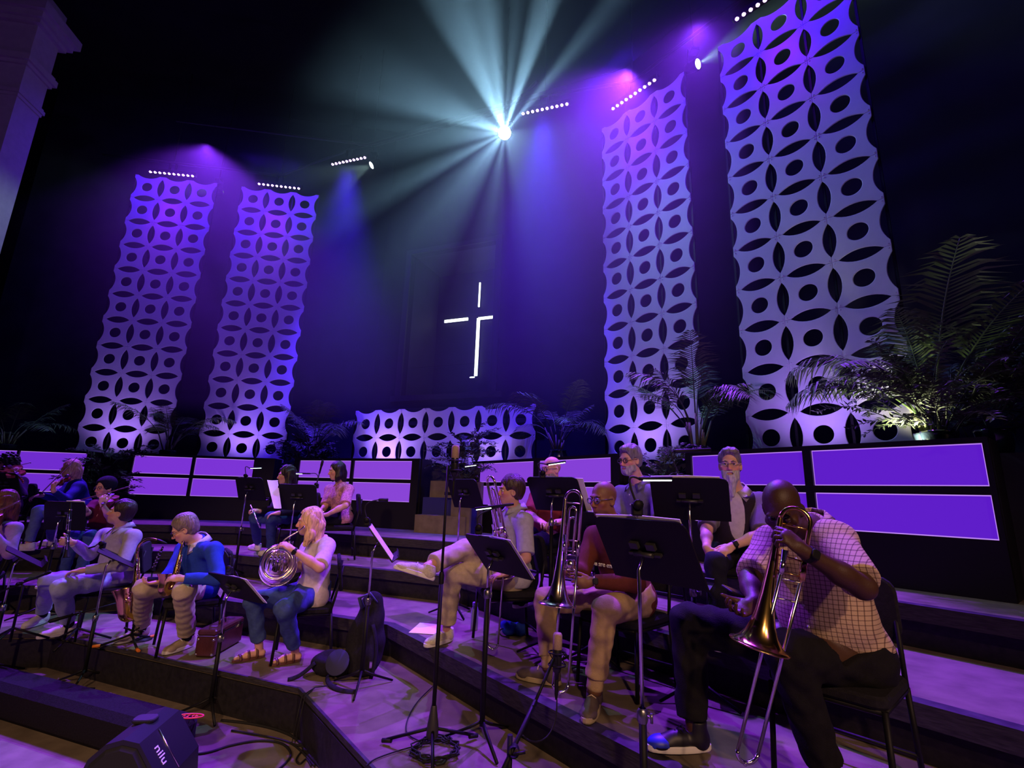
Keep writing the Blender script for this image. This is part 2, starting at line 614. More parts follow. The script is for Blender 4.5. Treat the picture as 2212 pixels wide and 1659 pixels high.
# ------------------------------------------------------------------ perforated scenic panels
def tile_mesh():
    s = TS
    c, t = 0.115, 0.125
    loop = []
    for k in range(4):
        a = k * math.pi / 2
        ca_, sa_ = math.cos(a), math.sin(a)
        # side facing +y rotated by a, walked from +x corner to -x corner
        pts = [(0.4985, 0.4985)]
        L = 0.5 - c
        Rr = (L * L + t * t) / (2 * t)
        half = math.asin(L / Rr)
        N = 10
        for i in range(N + 1):
            q = half - 2 * half * i / N
            pts.append((Rr * math.sin(q), 0.4985 - (Rr * math.cos(q) - (Rr - t))))
        for x, y in pts:
            loop.append((x * ca_ - y * sa_, x * sa_ + y * ca_))
    n = len(loop)
    hole = []
    for x, y in loop:
        l = math.hypot(x, y)
        hole.append((x / l * 0.185, y / l * 0.185))
    th, b = 0.014, 0.006
    rings = []

    def scl(lp, off, y):
        out = []
        for i, (x, z) in enumerate(lp):
            l = math.hypot(x, z)
            out.append(V(x * s - off * x / l, y, z * s - off * z / l))
        return out
    rings.append(scl(hole, -b, -th / 2))
    rings.append(scl(loop, b, -th / 2))
    rings.append(scl(loop, 0, -th / 2 + b * .6))
    rings.append(scl(loop, 0, th / 2))
    rings.append(scl(hole, 0, th / 2))
    rings.append(scl(hole, 0, -th / 2 + b * .6))
    mb = MB()
    vs = [v for r_ in rings for v in r_]
    fs = []
    m = len(rings)
    for i in range(m):
        i2 = (i + 1) % m
        for k in range(n):
            k2 = (k + 1) % n
            fs.append((i * n + k, i2 * n + k, i2 * n + k2, i * n + k2))
    mb.add(vs, fs)
    for sx in (-1, 1):
        for sz in (-1, 1):
            mb.lathe([(0.009, 0), (0.007, .006), (0.0, .008)], (sx * .455 * s, -th / 2, sz * .455 * s), (0, -1, 0), 6, False)
    return mb.mesh('panel_tile', PANELM)


TILE = tile_mesh()
PLAB = ['leftmost tall perforated panel of white tiles, lit violet', 'tall perforated panel of white tiles, second from the left',
        'narrower of the two right perforated panels, behind the grey-polo man',
        'largest tall perforated panel of white tiles, rightmost, behind the big palm', 'low wide perforated panel two tiles high under the cross']
for i, (o, yaw, nc, nr) in enumerate(PANELS):
    p = thing('perforated_panel', PLAB[i], 'panel', (o.x, o.y, o.z - (nr - .5) * TS), yaw, 'perforated panels along the rear of the stage')
    for r_ in range(nr):
        for c_ in range(nc):
            t = bpy.data.objects.new('panel_tile', TILE)
            COL.objects.link(t)
            t.parent = p
            t.location = (c_ * TS, 0, (nr - .5 - r_) * TS)
    zb = o.z - (nr - .5) * TS
    fr = MB()
    for c_ in range(nc + 1):
        fr.box(((c_ - .5) * TS, 0.025, nr * TS / 2 - (zb - ZP[4]) / 2), (.03, .025, nr * TS + (zb - ZP[4])))
    fr.box(((nc - 1) / 2 * TS, 0.2, -(zb - ZP[4]) + .02), (nc * TS, .5, .04))
    fr.build('support_frame', BLACK, p)

# ------------------------------------------------------------------ LED battens on the pipe
CELL = mat('batten_cell', (0.8, 0.6, 1.0), 0.4, emit=(0.72, 0.38, 1.0), estr=14)
BLAB = ['violet LED batten above the leftmost perforated panel', 'violet LED batten above the second perforated panel from the left',
        'bright violet LED batten beside the small white spotlight, left of center', 'bright violet LED batten right of the starburst spotlight',
        'violet LED batten above the narrower right perforated panel', 'violet LED batten above the largest perforated panel']
for i, (a, b) in enumerate(BARS):
    A, B = on(*a, BARZ), on(*b, BARZ)
    if i == 5:
        B = A + (B - A).normalized() * 1.05
    mid = (A + B) / 2
    L = (B - A).length
    yaw = math.atan2(B.y - A.y, B.x - A.x)
    t = thing('led_batten', BLAB[i], 'stage light', mid, yaw, 'LED battens over the stage')
    MB().rbox((0, .02, .055), (L + .04, .10, .10), .02).build('housing', BLACK, t)
    for k in range(10):
        x = (k - 4.5) * L / 10
        MB().lathe([(.0, -.012), (.022, -.010), (.028, 0), (.028, .02)], (x, -.005, 0), V(0, 0.6, 1), 10).build('led_cell', CELL, t)
    for x in (-.07, .07):
        MB().box((x, .0, .18), (.04, .03, .24)).build('yoke', BLACK, t)

# ------------------------------------------------------------------ moving spotlights
LENS = mat('spot_lens', (0.9, 1, 1), 0.3, emit=(0.75, 0.97, 1.0), estr=60)
LENS2 = mat('spot_lens_small', (0.9, 1, 1), 0.3, emit=(0.80, 1.0, 0.95), estr=26)
SPOTS = [((1090, 287), 9.02, None, .125, 'large moving spotlight aimed at the hall with a starburst of white beams'),
         ((802, 357), 9.02, (-7.2, 8.2, 5.2), .075, 'small white spotlight beside the left of the two bright center battens'),
         ((1508, 138), on_plane(1508, 138, NR, 7.15).z, tuple(on_plane(1508, 138, NR, 7.15) + DR * 4 + V(0, 0, -1.0)), .085, 'small white spotlight between the two right perforated panels'),
         ((465, 414), on_plane(465, 414, NL, 12.3).z, tuple(on_plane(465, 414, NL, 12.3) - DL * 4 + V(0, 0, -.4)), .06, 'small dim spotlight at the top right corner of the leftmost panel')]
for i, (p, z, tgt, rr, lab) in enumerate(SPOTS):
    P = on(*p, z)
    tg = Vector(tgt) if tgt else V(0.15, 0, 2.6)
    d = (tg - P).normalized()
    t = thing('moving_spotlight', lab, 'stage light', P, 0, 'moving spotlights on the pipe')
    MB().lathe([(rr * .5, -rr * 3.2), (rr * 1.1, -rr * 2.8), (rr * 1.25, -rr * .6), (rr * 1.15, 0), (rr * 1.02, 0)], (0, 0, 0), d, 18).build('head', BLACK, t)
    MB().lathe([(rr * 1.02, -.004), (rr * .6, .004), (0, .006)], (0, 0, 0), d, 18).build('lens', LENS if i == 0 else LENS2, t)
    side = d.cross(V(0, 0, 1)).normalized()
    back = -d * rr * 1.6
    top = V(0, 0, BARZ + .27 - z) if i < 2 else V(back.x, back.y, ZT - z)
    zy = min(top.z * .75, .3)
    MB().tube([back + side * rr * 1.4, back + side * rr * 1.4 + V(0, 0, zy), back - side * rr * 1.4 + V(0, 0, zy), back - side * rr * 1.4], rr * .16, 6).build('yoke', BLACK, t)
    bs = MB().rbox(V(back.x * .5, back.y * .5, zy + .03), (.16, .16, .06), .02)
    bs.tube([V(back.x * .5, back.y * .5, zy + .03), top], .014, 6)
    bs.build('base', BLACK, t)


# ------------------------------------------------------------------ rear deck, stairs in the gap
ZD = 2.24
dk = level_poly(10.85, 8.1, 5.65)
struct('floor_loft', MB().prism(dk + [V(16, 17, 0), V(-17, 17, 0)], ZP[4] - .02, ZD), mat('loft_paint', (0.05, 0.045, 0.065), .8, noise=.2, nscale=4))
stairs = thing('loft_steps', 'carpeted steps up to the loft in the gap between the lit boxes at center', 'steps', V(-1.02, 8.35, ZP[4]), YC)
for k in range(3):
    MB().box((.0, .05 + k * .14, .14 + .14 * k), (.92, .5 - k * .14, .28 * (k + 1))).build('step', CARPET if k != 1 else mat('blue_light_tint', (0.02, 0.02, 0.16), .7), stairs)  # blue light on the middle step is put into its colour
MB().box((.34, -.12, .3), (.34, .06, .6)).build('side_panel', CARPET, stairs)
MB().box((.30, -.12, .63), (.5, .12, .05)).build('rail_cap', BLACK, stairs)

# ------------------------------------------------------------------ back-lit boxes (rail of the loft)
def glow(name, c, s=1.0):
    return mat('glow_' + name, (0.05, 0.04, 0.06), 0.5, spec=.2, emit=s2l(c), estr=s)


EDGE = glow('edge', (0.78, 0.55, 1.0), 0.9)
BOXM = mat('box_black', (0.010, 0.009, 0.012), 0.5, bump=.05, bscale=120, spec=.3)
ZB = ZP[4]
BT = 2.335


def px_plane_x(px, py, n, a, d):
    p = on_plane(px, py, n, a)
    return p.x * d.x + p.y * d.y


def light_box(label, n, d, a, cols, frame, py, color, top=BT, depth=.42):
    yaw = math.atan2(d.y, d.x)
    xs = [px_plane_x(f, py, n, a, d) for f in frame]
    o = n * a + d * xs[0]
    t = thing('light_box', label, 'light box', V(o.x, o.y, ZB), yaw, 'glowing boxes along the front of the loft')
    L = xs[1] - xs[0]
    h = top - ZB
    z = [h - .045 - .325, h - .045, h - .045 - .325 - .065 - .325, h - .045 - .325 - .065]
    fr = MB()
    fr.box((L / 2, depth / 2 + .06, h / 2), (L, depth - .06, h))
    fr.box((L / 2, .03, h - .0225), (L, .06, .045))
    fr.box((L / 2, .03, z[2] / 2), (L, .06, z[2]))
    fr.box((L / 2, .03, (z[0] + z[3]) / 2), (L, .06, z[0] - z[3]))
    edges = []
    c = [(px_plane_x(p, py, n, a, d) - xs[0], px_plane_x(q, py, n, a, d) - xs[0]) for p, q in cols]
    xcur = 0
    for p, q in c + [(L, L)]:
        if p - xcur > .005:
            fr.box(((p + xcur) / 2, .03, h / 2), (p - xcur, .0599, h))
        xcur = q
    fr.build('frame', BOXM, t)
    for p, q in c:
        for z0, z1 in ((z[0], z[1]), (z[2], z[3])):
            e = MB().box(((p + q) / 2, .045, (z0 + z1) / 2), (q - p, .02, z1 - z0)).build('edge_light', EDGE, t)
            MB().box(((p + q) / 2, .030, (z0 + z1) / 2), (q - p - .018, .012, z1 - z0 - .018)).build('light_panel', color, e)
    return t


light_box('glowing violet box at the far left behind the blonde violinist', NL, DL, 10.3, [(-70, 28), (33, 182)], (-75, 186), 1010, glow('a', (0.43, 0.17, 0.80)))
light_box('glowing violet box behind the man with the clarinet, right of the dark bush', NL, DL, 10.3, [(285, 412), (419, 547)], (276, 592), 1010, glow('b', (0.48, 0.20, 0.83)))
light_box('glowing violet box behind the dark-haired women, left of the steps', NC, DC, 7.55, [(645, 757), (763, 889)], (634, 905), 1010, glow('c', (0.52, 0.25, 0.83)), top=2.36)
light_box('glowing violet box behind the bald man in red, right of the steps', NR, DR, 5.13, [(1029, 1152), (1163, 1319)], (1021, 1338), 1010, glow('d', (0.51, 0.24, 0.83)), top=2.355)
light_box('longest glowing violet box at the right, behind the bearded man in a vest', NR, DR, 5.13, [(1492, 1733), (1751, 2126)], (1480, 2140), 985, glow('e', (0.36, 0.10, 0.78)), top=2.325)

# ------------------------------------------------------------------ plants
LEAF = mat('palm_leaf', s2l((0.36, 0.46, 0.26)), 0.5, noise=.35, nscale=8, spec=.4)
LEAFD = mat('shrub_leaf', s2l((0.30, 0.34, 0.26)), 0.6, noise=.4, nscale=10, spec=.3)
STEM = mat('palm_stem', s2l((0.45, 0.45, 0.30)), 0.6, noise=.2, nscale=20)
POTM = mat('dark_glazed_pot', (0.012, 0.02, 0.03), 0.15, noise=.3, nscale=6, coat=.5)


def frond_mesh(L, droop, nleaf, lw, ll, seed):
    rn = random.Random(seed)
    mb = MB()
    pts = []
    for i in range(13):
        t = i / 12
        a = R(8 + droop * t ** 1.4)
        if i == 0:
            pts.append(V(0, 0, 0))
        else:
            pts.append(pts[-1] + V(math.sin(a), 0, math.cos(a)) * (L / 12))
    mb.tube(pts, [.009 * (1 - .75 * i / 12) for i in range(13)], 5)
    for i in range(nleaf):
        t = .28 + .72 * i / (nleaf - 1)
        f = t * 12
        k = min(int(f), 11)
        p = pts[k].lerp(pts[k + 1], f - k)
        tan = (pts[k + 1] - pts[k]).normalized()
        nrm = tan.cross(V(0, 1, 0)).normalized()
        l = ll * (math.sin(math.pi * min(1, (t - .2) / .8 * .82 + .16)) ** .6) * rn.uniform(.85, 1.1)
        for sd in (-1, 1):
            d = (tan * rn.uniform(.55, .8) + V(0, sd, 0) + nrm * rn.uniform(-.35, .0)).normalized()
            q1 = p + d * l * .5 + V(0, 0, -.02 * l)
            q2 = p + d * l + V(0, 0, -l * rn.uniform(.18, .4))
            wv = d.cross(nrm).normalized() * lw
            mb.add([p - wv * .4, p + wv * .4, q1 + wv, q1 - wv, q2 + V(0, 0, .001)], [(0, 1, 2, 3), (3, 2, 4)])
    return mb


def sprig_mesh(L, nleaf, lw, ll, seed, pinn=False):
    rn = random.Random(seed)
    mb = MB()
    pts = [V(0, 0, 0)]
    for i in range(1, 9):
        a = R(5 + 50 * (i / 8) ** 1.5)
        pts.append(pts[-1] + V(math.sin(a), 0, math.cos(a)) * L / 8)
    mb.tube(pts, [.005 * (1 - .7 * i / 8) for i in range(9)], 4)
    for i in range(nleaf):
        t = .2 + .8 * i / (nleaf - 1)
        f = t * 8
        k = min(int(f), 7)
        p = pts[k].lerp(pts[k + 1], f - k)
        tan = (pts[k + 1] - pts[k]).normalized()
        nrm = tan.cross(V(0, 1, 0)).normalized()
        l = ll * (1.1 - .6 * t) * rn.uniform(.8, 1.15)
        for sd in (-1, 1):
            d = (tan * rn.uniform(.2, .7) + V(0, sd, 0) * rn.uniform(.6, 1) + nrm * rn.uniform(-.6, .5)).normalized()
            wv = d.cross(nrm).normalized() * lw
            c_ = p + d * l * .45
            mb.add([p, c_ + wv + nrm * .004, p + d * l, c_ - wv + nrm * .004], [(0, 1, 2, 3)])
    return mb


FRONDS = [frond_mesh(1.0, d, 30, .009, .36, 10 + i).mesh('frond', LEAF) for i, d in enumerate((45, 75, 105, 30))]
SPRIGS = [sprig_mesh(.5, 15, .022, .11, 20 + i).mesh('sprig', LEAFD) for i in range(3)]
FERNS = [sprig_mesh(.6, 26, .010, .10, 30 + i).mesh('fern_frond', LEAFD) for i in range(3)]


def copyobj(name, me, parent, M):
    o = bpy.data.objects.new(name, me)
    COL.objects.link(o)
    o.parent = parent
    o.matrix_local = M
    return o


def palm(label, loc, h, n, seed, spread=1.0, stems=5, pot=False, az=None):
    rn = random.Random(seed)
    t = thing('potted_palm', label, 'palm', loc, 0, 'potted palms along the loft')
    pb = MB()
    if pot:
        pb.lathe([(.0, 0), (.13, 0), (.19, .12), (.20, .22), (.15, .34), (.165, .37), (.15, .37), (.13, .33), (0, .33)], (0, 0, 0), (0, 0, 1), 18)
        z0 = .33
    else:
        pb.lathe([(.0, 0), (.12, 0), (.16, .20), (.165, .22), (.15, .22), (.14, .19), (0, .19)], (0, 0, 0), (0, 0, 1), 16)
        z0 = .19
    pb.build('pot', POTM, t)
    for i in range(n):
        a = (i * 2.399 + rn.uniform(-.3, .3)) if az is None else az[i % len(az)] + rn.uniform(-.25, .25)
        lean = rn.uniform(.10, .75) * spread
        rb = rn.uniform(.02, .09)
        b = V(math.cos(a) * rb, math.sin(a) * rb, z0)
        s = h * rn.uniform(.7, 1.05)
        hs = h * rn.uniform(.1, .32)
        top = b + V(math.cos(a) * hs * lean * .6, math.sin(a) * hs * lean * .6, hs)
        f = copyobj('frond', FRONDS[(i + (1 if lean > .45 else 0)) % 4], t,
                    Matrix.Translation(top) @ Matrix.Rotation(a, 4, 'Z') @ Matrix.Rotation(lean * .8, 4, 'Y') @ Matrix.Scale(s * .8, 4))
        MB().tube([(top - b) * -1 + V(0, 0, 0), V(0, 0, 0)], [.016, .011], 6).build('stem', STEM, f)
        st = bpy.data.objects[f.children[0].name]
        st.matrix_local = (Matrix.Rotation(a, 4, 'Z') @ Matrix.Rotation(lean * .8, 4, 'Y') @ Matrix.Scale(s * .8, 4)).inverted()
    return t


def bush(label, loc, rad, h, n, seed, meshes, low=0.2, cat='shrub'):
    rn = random.Random(seed)
    t = thing('leafy_shrub', label, cat, loc, 0, 'leafy shrubs between the glowing boxes')
    MB().lathe([(0, 0), (.10, 0), (.14, .2), (.14, .22), (0, .2)], (0, 0, 0), (0, 0, 1), 14).build('pot', POTM, t)
    for i in range(n):
        a = rn.uniform(0, 6.283)
        rr = rad * math.sqrt(rn.random()) * .55
        zz = .18 + (h - .4) * rn.random() ** .9
        tilt = rn.uniform(.2, 1.2)
        s = rn.uniform(.65, 1.1) * min(1.3, rad / .42)
        copyobj('sprig', meshes[i % len(meshes)], t, Matrix.Translation((math.cos(a) * rr, math.sin(a) * rr, zz)) @ Matrix.Rotation(a + rn.uniform(-.6, .6), 4, 'Z') @ Matrix.Rotation(tilt, 4, 'Y') @ Matrix.Scale(s, 4))
    return t


def plane_xy(px, n, a):
    p = on_plane(px, 1000, n, a)
    return V(p.x, p.y, ZD)


palm('dark palm at the left edge behind the left violinist', plane_xy(4, NL, 11.3), 1.35, 10, 1, 1.5)
palm('palm with pale stems in front of the leftmost perforated panel', plane_xy(358, NL, 11.15), 1.30, 11, 2, 1.0)
palm('dim palm left of the low wide perforated panel', plane_xy(672, NC, 8.5), 1.55, 11, 3, 1.15)
palm('palm in a dark glazed pot right of the low wide panel', plane_xy(1205, NC, 8.75), 1.55, 12, 4, 1.3, pot=True)
palm('palm in front of the narrower right perforated panel', plane_xy(1508, NR, 5.85), 1.45, 11, 5, 1.0)
palm('largest palm at the right in front of the biggest perforated panel', plane_xy(2030, NR, 5.9), 1.75, 13, 6, 1.15)
bush('dark bushy shrub left of the clarinet player, between two glowing boxes', V(*plane_xy(240, NL, 10.45).xy, ZB), .52, 1.42, 62, 11, SPRIGS)
bush('dark bushy shrub behind the woman with the flute', V(*plane_xy(655, NC, 8.25).xy, ZD - .35), .50, 1.0, 60, 12, SPRIGS)
bush('feathery fern in front of the low wide panel under the cross', V(*plane_xy(1003, NC, 7.75).xy, ZB + .65), .42, 1.1, 60, 13, FERNS + SPRIGS, cat='fern')
bush('dark bushy shrub between the two bearded men', V(*plane_xy(1436, NR, 5.3).xy, ZB + .3), .34, 1.15, 55, 14, SPRIGS)
bush('low fern lit green at the foot of the largest palm', plane_xy(2040, NR, 5.75), .62, .75, 60, 15, FERNS, cat='fern')
bush('wide dark fern at the right edge beyond the lit fern', plane_xy(2160, NR, 5.9), .55, .85, 50, 16, FERNS, cat='fern')
lamp('SPOT', 'fern_uplight', plane_xy(1975, NR, 5.68) + V(0, 0, .08), plane_xy(2040, NR, 5.95) + V(0, 0, .7), (1.0, 0.95, 0.60), 90, size=.05, angle=120)

# ------------------------------------------------------------------ music stands
STW, STH = .50, .325


def music_stand(label, px, py, Y, zf, front, tilt, group='black music stands', chrome=.35, base=None):
    """desk centre seen at (px, py) at depth Y; front = the way the music faces"""
    c = at(px, py, Y)
    f = Vector((front[0], front[1], 0)).normalized()
    yaw = math.atan2(f.y, f.x) - math.pi / 2
    loc = V(c.x - f.x * .06, c.y - f.y * .06, zf)
    h = c.z - zf
    t = thing('music_stand', label, 'music stand', loc, yaw, group)
    ti = R(tilt)
    M = Matrix.Rotation(ti, 3, 'X')
    cc = V(0, .06, h)
    d = MB()
    # desk: thin rounded plate in x-z, front is +y
    t['desk_h'] = h
    t['desk_t'] = ti
    n = []
    w2, h2, rr = STW / 2, STH / 2, .045
    for cx, cz, a0 in ((w2 - rr, h2 - rr, 0), (-w2 + rr, h2 - rr, 90)):
        for k in range(5):
            a = R(a0 + 90 * k / 4)
            n.append((cx + rr * math.cos(a), cz + rr * math.sin(a)))
    n += [(-w2, -h2), (w2, -h2)]
    vs = [M @ V(x, -.004, z) + cc for x, z in n] + [M @ V(x, .004, z) + cc for x, z in n]
    m = len(n)
    d.add(vs, [tuple(range(m)), tuple(range(m, 2 * m))[::-1]] + [(i, m + i, m + (i + 1) % m, (i + 1) % m) for i in range(m)])
    desk = d.build('desk', BLACK, t)
    MB().box(M @ V(0, .03, -h2) + cc, (STW, .06, .006), M).box(M @ V(0, .06, -h2 + .008) + cc, (STW, .005, .02), M).build('lip', BLACK, desk)
    b = MB()
    for x in (-.045, .045):
        b.box(M @ V(x, -.016, .035) + cc, (.045, .018, .03), M)
    b.box(M @ V(0, -.016, -.005) + cc, (.17, .02, .012), M)
    b.tube([M @ V(-.05, -.03, 0) + cc, M @ V(.05, -.03, 0) + cc], .011, 8)
    b.build('bracket', mat('bracket_grey', (.05, .05, .055), .4, metal=.5), desk)
    zc = h - .03
    zm = zc - chrome
    MB().tube([(0, 0.03, zc), (0, 0, zc - .05), (0, 0, zm - .02)], .0085, 8).build('upper_pole', CHROME, t)
    MB().tube([(0, 0, zm), (0, 0, .10)], .0165, 10).build('lower_pole', BLACK, t)
    MB().lathe([(.019, 0), (.023, .01), (.023, .045), (.015, .055)], (0, 0, zm - .03), (0, 0, 1), 10).tube([(0, 0, zm), (.045, 0, zm), ], .005, 6).tube([(.045, 0, zm - .018), (.045, 0, zm + .018)], .006, 6).build('clamp', mat('clamp_metal', (.25, .25, .27), .3, metal=.9), t)
    for k in range(3):
        a = R(90 + 120 * k) - yaw * .3
        q = V(math.cos(a), math.sin(a), 0)
        MB().tube([V(0, 0, .12) + q * .015, V(0, 0, .085) + q * .08, q * .26 + V(0, 0, .012)], [.012, .012, .010], 6, flat=(1, .7)).build('leg', BLACK, t)
    return t


MS = [
    ('music stand at the left edge in front of the dark-haired violinist', 12, 1047, 6.55, ZP[2], (.25, .97), 20, .35),
    ('music stand between the two seated violinists, seen from behind', 140, 1114, 5.85, ZP[1], (.06, 1), 12, .3),
    ('low tilted music stand at the left edge by the white-trousered man', 52, 1202, 5.05, 0, (.72, .69), 58, .42),
    ('nearly flat music stand in front of the man in the blue sweater', 250, 1203, 4.95, 0, (.80, .60), 62, .5),
    ('music stand with clip light left of the woman with the flute', 541, 1056, 7.0, ZP[2], (.35, .94), 20, .5),
    ('music stand with a tall white sheet, before the dark-haired flute woman', 643, 1074, 6.2, ZP[2], (.12, .99), 18, .5),
    ('wide music stand in front of the horn player', 507, 1269, 4.45, 0, (.50, .86), 45, .35),
    ('music stand seen edge-on, standing alone at center', 823, 1170, 4.2, ZP[1], (.97, .22), 38, .42),
    ('music stand behind the tall microphone', 1004, 1066, 5.4, ZP[2], (.72, .69), 24, .5),
    ('music stand in front of the crossed-leg trombonist', 1072, 1200, 3.42, ZP[1], (.80, .60), 40, .2),
    ('music stand hiding the bald man in red', 1200, 1067, 4.25, ZP[2], (.60, .80), 32, .2),
    ('nearest and largest-looking music stand, before the trombonist in the brown top', 1397, 1190, 2.34, ZP[1], (.78, .62), 30, .62),
    ('music stand in front of the man with the long grey beard', 1490, 1078, 3.42, ZP[2], (.42, .90), 32, .55),
    ('music stand mostly hidden behind the trombonist in the brown top', 1287, 1147, 4.1, ZP[2], (.5, .85), 25, .3),
]
STANDS = []
for a in MS:
    STANDS.append(music_stand(a[0], a[1], a[2], a[3], a[4], a[5], a[6], chrome=a[7]))


def sheet(label, corners, Y, name='sheet_music', cat='paper', m=None):
    P = [at(x, y, yy) for (x, y), yy in zip(corners, Y)]
    nrm = (P[1] - P[0]).cross(P[3] - P[0]).normalized() * .0015
    c = sum(P, V(0, 0, 0)) / 4
    mb = MB()
    # a slightly curled leaf
    N = 6
    top = [P[0].lerp(P[1], i / N) + nrm * 5 * math.sin(math.pi * i / N) - c for i in range(N + 1)]
    bot = [P[3].lerp(P[2], i / N) + nrm * 5 * math.sin(math.pi * i / N) - c for i in range(N + 1)]
    vs = [v + nrm for v in top + bot] + [v - nrm for v in top + bot]
    k = N + 1
    fs = []
    for i in range(N):
        fs += [(i, i + 1, k + i + 1, k + i), (2 * k + i + 1, 2 * k + i, 3 * k + i, 3 * k + i + 1)]
        fs += [(i, 2 * k + i, 2 * k + i + 1, i + 1), (k + i, k + i + 1, 3 * k + i + 1, 3 * k + i)]
    fs += [(0, k, 3 * k, 2 * k), (N, 2 * k + N, 3 * k + N, k + N)]
    o = mb.add(vs, fs).build(name, m or PAPER)
    o.location = c
    return tag(o, label, cat)


sheet('tall white sheet leaning beside the stand of the flute woman', ((577, 1037), (600, 1037), (608, 1098), (592, 1098)), (6.25, 6.25, 6.05, 6.05))


def stand_sheet(k, label, x, w, h, dz=0.0):
    """a booklet of pages lying on the desk of a stand, its foot on the lip"""
    st = STANDS[k]
    M3 = Matrix.Rotation(st['desk_t'], 3, 'X')
    cc = V(0, .06, st['desk_h'])
    mb = MB()
    for q in (0, 1):
        mb.box(M3 @ V(x + (q - .5) * w * .5, .0085 + .002 * q, -STH / 2 + h / 2 + .004 + dz) + cc, (w * .5, .004, h), M3 @ Matrix.Rotation(R(3 - 6 * q), 3, 'Z'))
    o = mb.build('sheet_music', PAPER)
    o.location = st.location
    o.rotation_euler = st.rotation_euler
    tag(o, label, 'paper')
    del st['desk_h'], st['desk_t']


stand_sheet(6, 'open music pages on the wide stand of the horn player', .10, .40, .30, .006)
stand_sheet(7, 'music pages on the stand seen edge-on at center', 0, .44, .31, .006)
stand_sheet(10, 'music pages on the stand of the bald man in red', .12, .36, .30, .006)
stand_sheet(9, 'music pages on the stand of the crossed-leg trombonist', .06, .44, .31, .006)
stand_sheet(11, 'music pages on the nearest music stand, top edge showing', 0, .46, .325, .006)
stand_sheet(12, 'music pages on the stand before the man with the grey beard', -.02, .44, .325, .006)
stand_sheet(1, 'music pages on the stand between the two seated violinists', .12, .22, .325, .006)
for _st in STANDS:
    if 'desk_h' in _st:
        del _st['desk_h'], _st['desk_t']

LITE = mat('stand_light_led', (0.9, 1, .95), .4, emit=(0.72, 0.95, 0.85), estr=4.0)


def stand_light(label, clip, a, b, Y, lit=True, via=None, thick=.009, grp='clip-on stand lights', frm=.12):
    Pc, A, B = at(*clip, Y), at(*a, Y), at(*b, Y)
    t = thing('stand_light', label, 'clip light', Pc, 0, grp)
    MB().rbox((0, 0, .0), (.05, .035, .055), .012).lathe([(.0, -.012), (.022, -.012), (.022, .012), (0, .012)], (0, -.02, .02), (0, 1, 0), 10).build('clip', BLACK, t)
    up = V(0, 0, .12) if via is None else (at(*via, Y) - Pc)
    g = bez((0, 0, .02), up * .8, up * 1.15 + (A - Pc - up) * .1, A - Pc, 12)
    MB().tube(g, .005, 6).build('gooseneck', RUBBER, t)
    d = (B - A)
    MB().tube([A - Pc, A - Pc + d * .08, B - Pc], [thick * .8, thick, thick], 8).build('lamp_bar', BLACK, t)
    if lit:
        off = V(0, -.003, -thick * .75)
        MB().tube([A - Pc + d * frm + off, B - Pc - d * .03 + off], thick * .5, 6).build('led_strip', LITE, t)


stand_light('clip light glowing above the stand left of the flute woman', (531, 1030), (538, 1011), (566, 1010), 7.0, True, (528, 1006))
stand_light('clip light in front of the dark hair of the flute woman', (684, 1050), (671, 1023), (639, 1022), 6.2, True, (690, 1024), frm=.55)
stand_light('clip light glowing beside the tall microphone', (1030, 1036), (1032, 1003), (1004, 1007), 5.4, True, (1042, 1006))
stand_light('clip light on a long neck above the edge-on stand', (793, 1128), (818, 1080), (838, 1080), 4.2, False, (782, 1090), .014)
stand_light('clip light bar crossing below the chin of the crossed-leg trombonist', (1034, 1145), (1110, 1089), (1026, 1099), 3.4, True, (1022, 1110), frm=.58)
stand_light('bright clip light in front of the forehead of the bald man in red', (1172, 1026), (1180, 1003), (1222, 997), 4.2, True, (1155, 1000), .010)
stand_light('bright clip light arching over the nearest music stand', (1376, 1100), (1380, 1034), (1452, 1034), 2.2, True, (1352, 1030), .009)
stand_light('dark clip light bar level with the eyes of the bearded man', (1470, 1036), (1455, 975), (1535, 972), 3.42, False, (1448, 985), .014)
stand_light('clip light on the stand of the horn player', (496, 1232), (494, 1205), (485, 1190), 4.45, False, (500, 1200), .008)
stand_light('clip light folded on the nearly flat stand', (222, 1178), (205, 1180), (192, 1184), 4.95, False, (222, 1168), .008)


# ------------------------------------------------------------------ chairs
def chair(label, pelvis, face, zf, group='black stacking chairs of the players'):
    f = Vector((face[0], face[1], 0)).normalized()
    yaw = math.atan2(f.y, f.x) - math.pi / 2
    t = thing('stacking_chair', label, 'chair', V(pelvis.x + f.x * .05, pelvis.y + f.y * .05, zf), yaw, group)
    MB().rbox((0, 0, .425), (.46, .45, .05), .06, seg=4).build('seat', BLACKCLOTH, t)
    Mb = Matrix.Rotation(R(9), 3, 'X')
    MB().rbox(V(0, -.265, .72), (.43, .30, .035), .07, Matrix.Rotation(R(81), 3, 'X'), seg=4).build('backrest', BLACKCLOTH, t)
    for sx in (-1, 1):
        MB().tube([(sx * .215, .20, .40), (sx * .225, .22, 0.01)], .0125, 7).build('leg', BLACK, t)
        MB().tube([(sx * .215, -.22, .40), (sx * .225, -.26, 0.01)], .0125, 7).build('leg', BLACK, t)
        MB().tube([(sx * .215, -.21, .40), (sx * .205, -.245, .55), (sx * .19, -.285, .80)], .0115, 7).build('back_post', BLACK, t)
    fr = MB()
    fr.tube([(.215, .20, .39), (-.215, .20, .39), (-.215, -.21, .39), (.215, -.21, .39)], .0115, 6, close=True)
    fr.tube([(.222, -.245, .12), (-.222, -.245, .12)], .009, 6)
    fr.build('frame', BLACK, t)
    return t


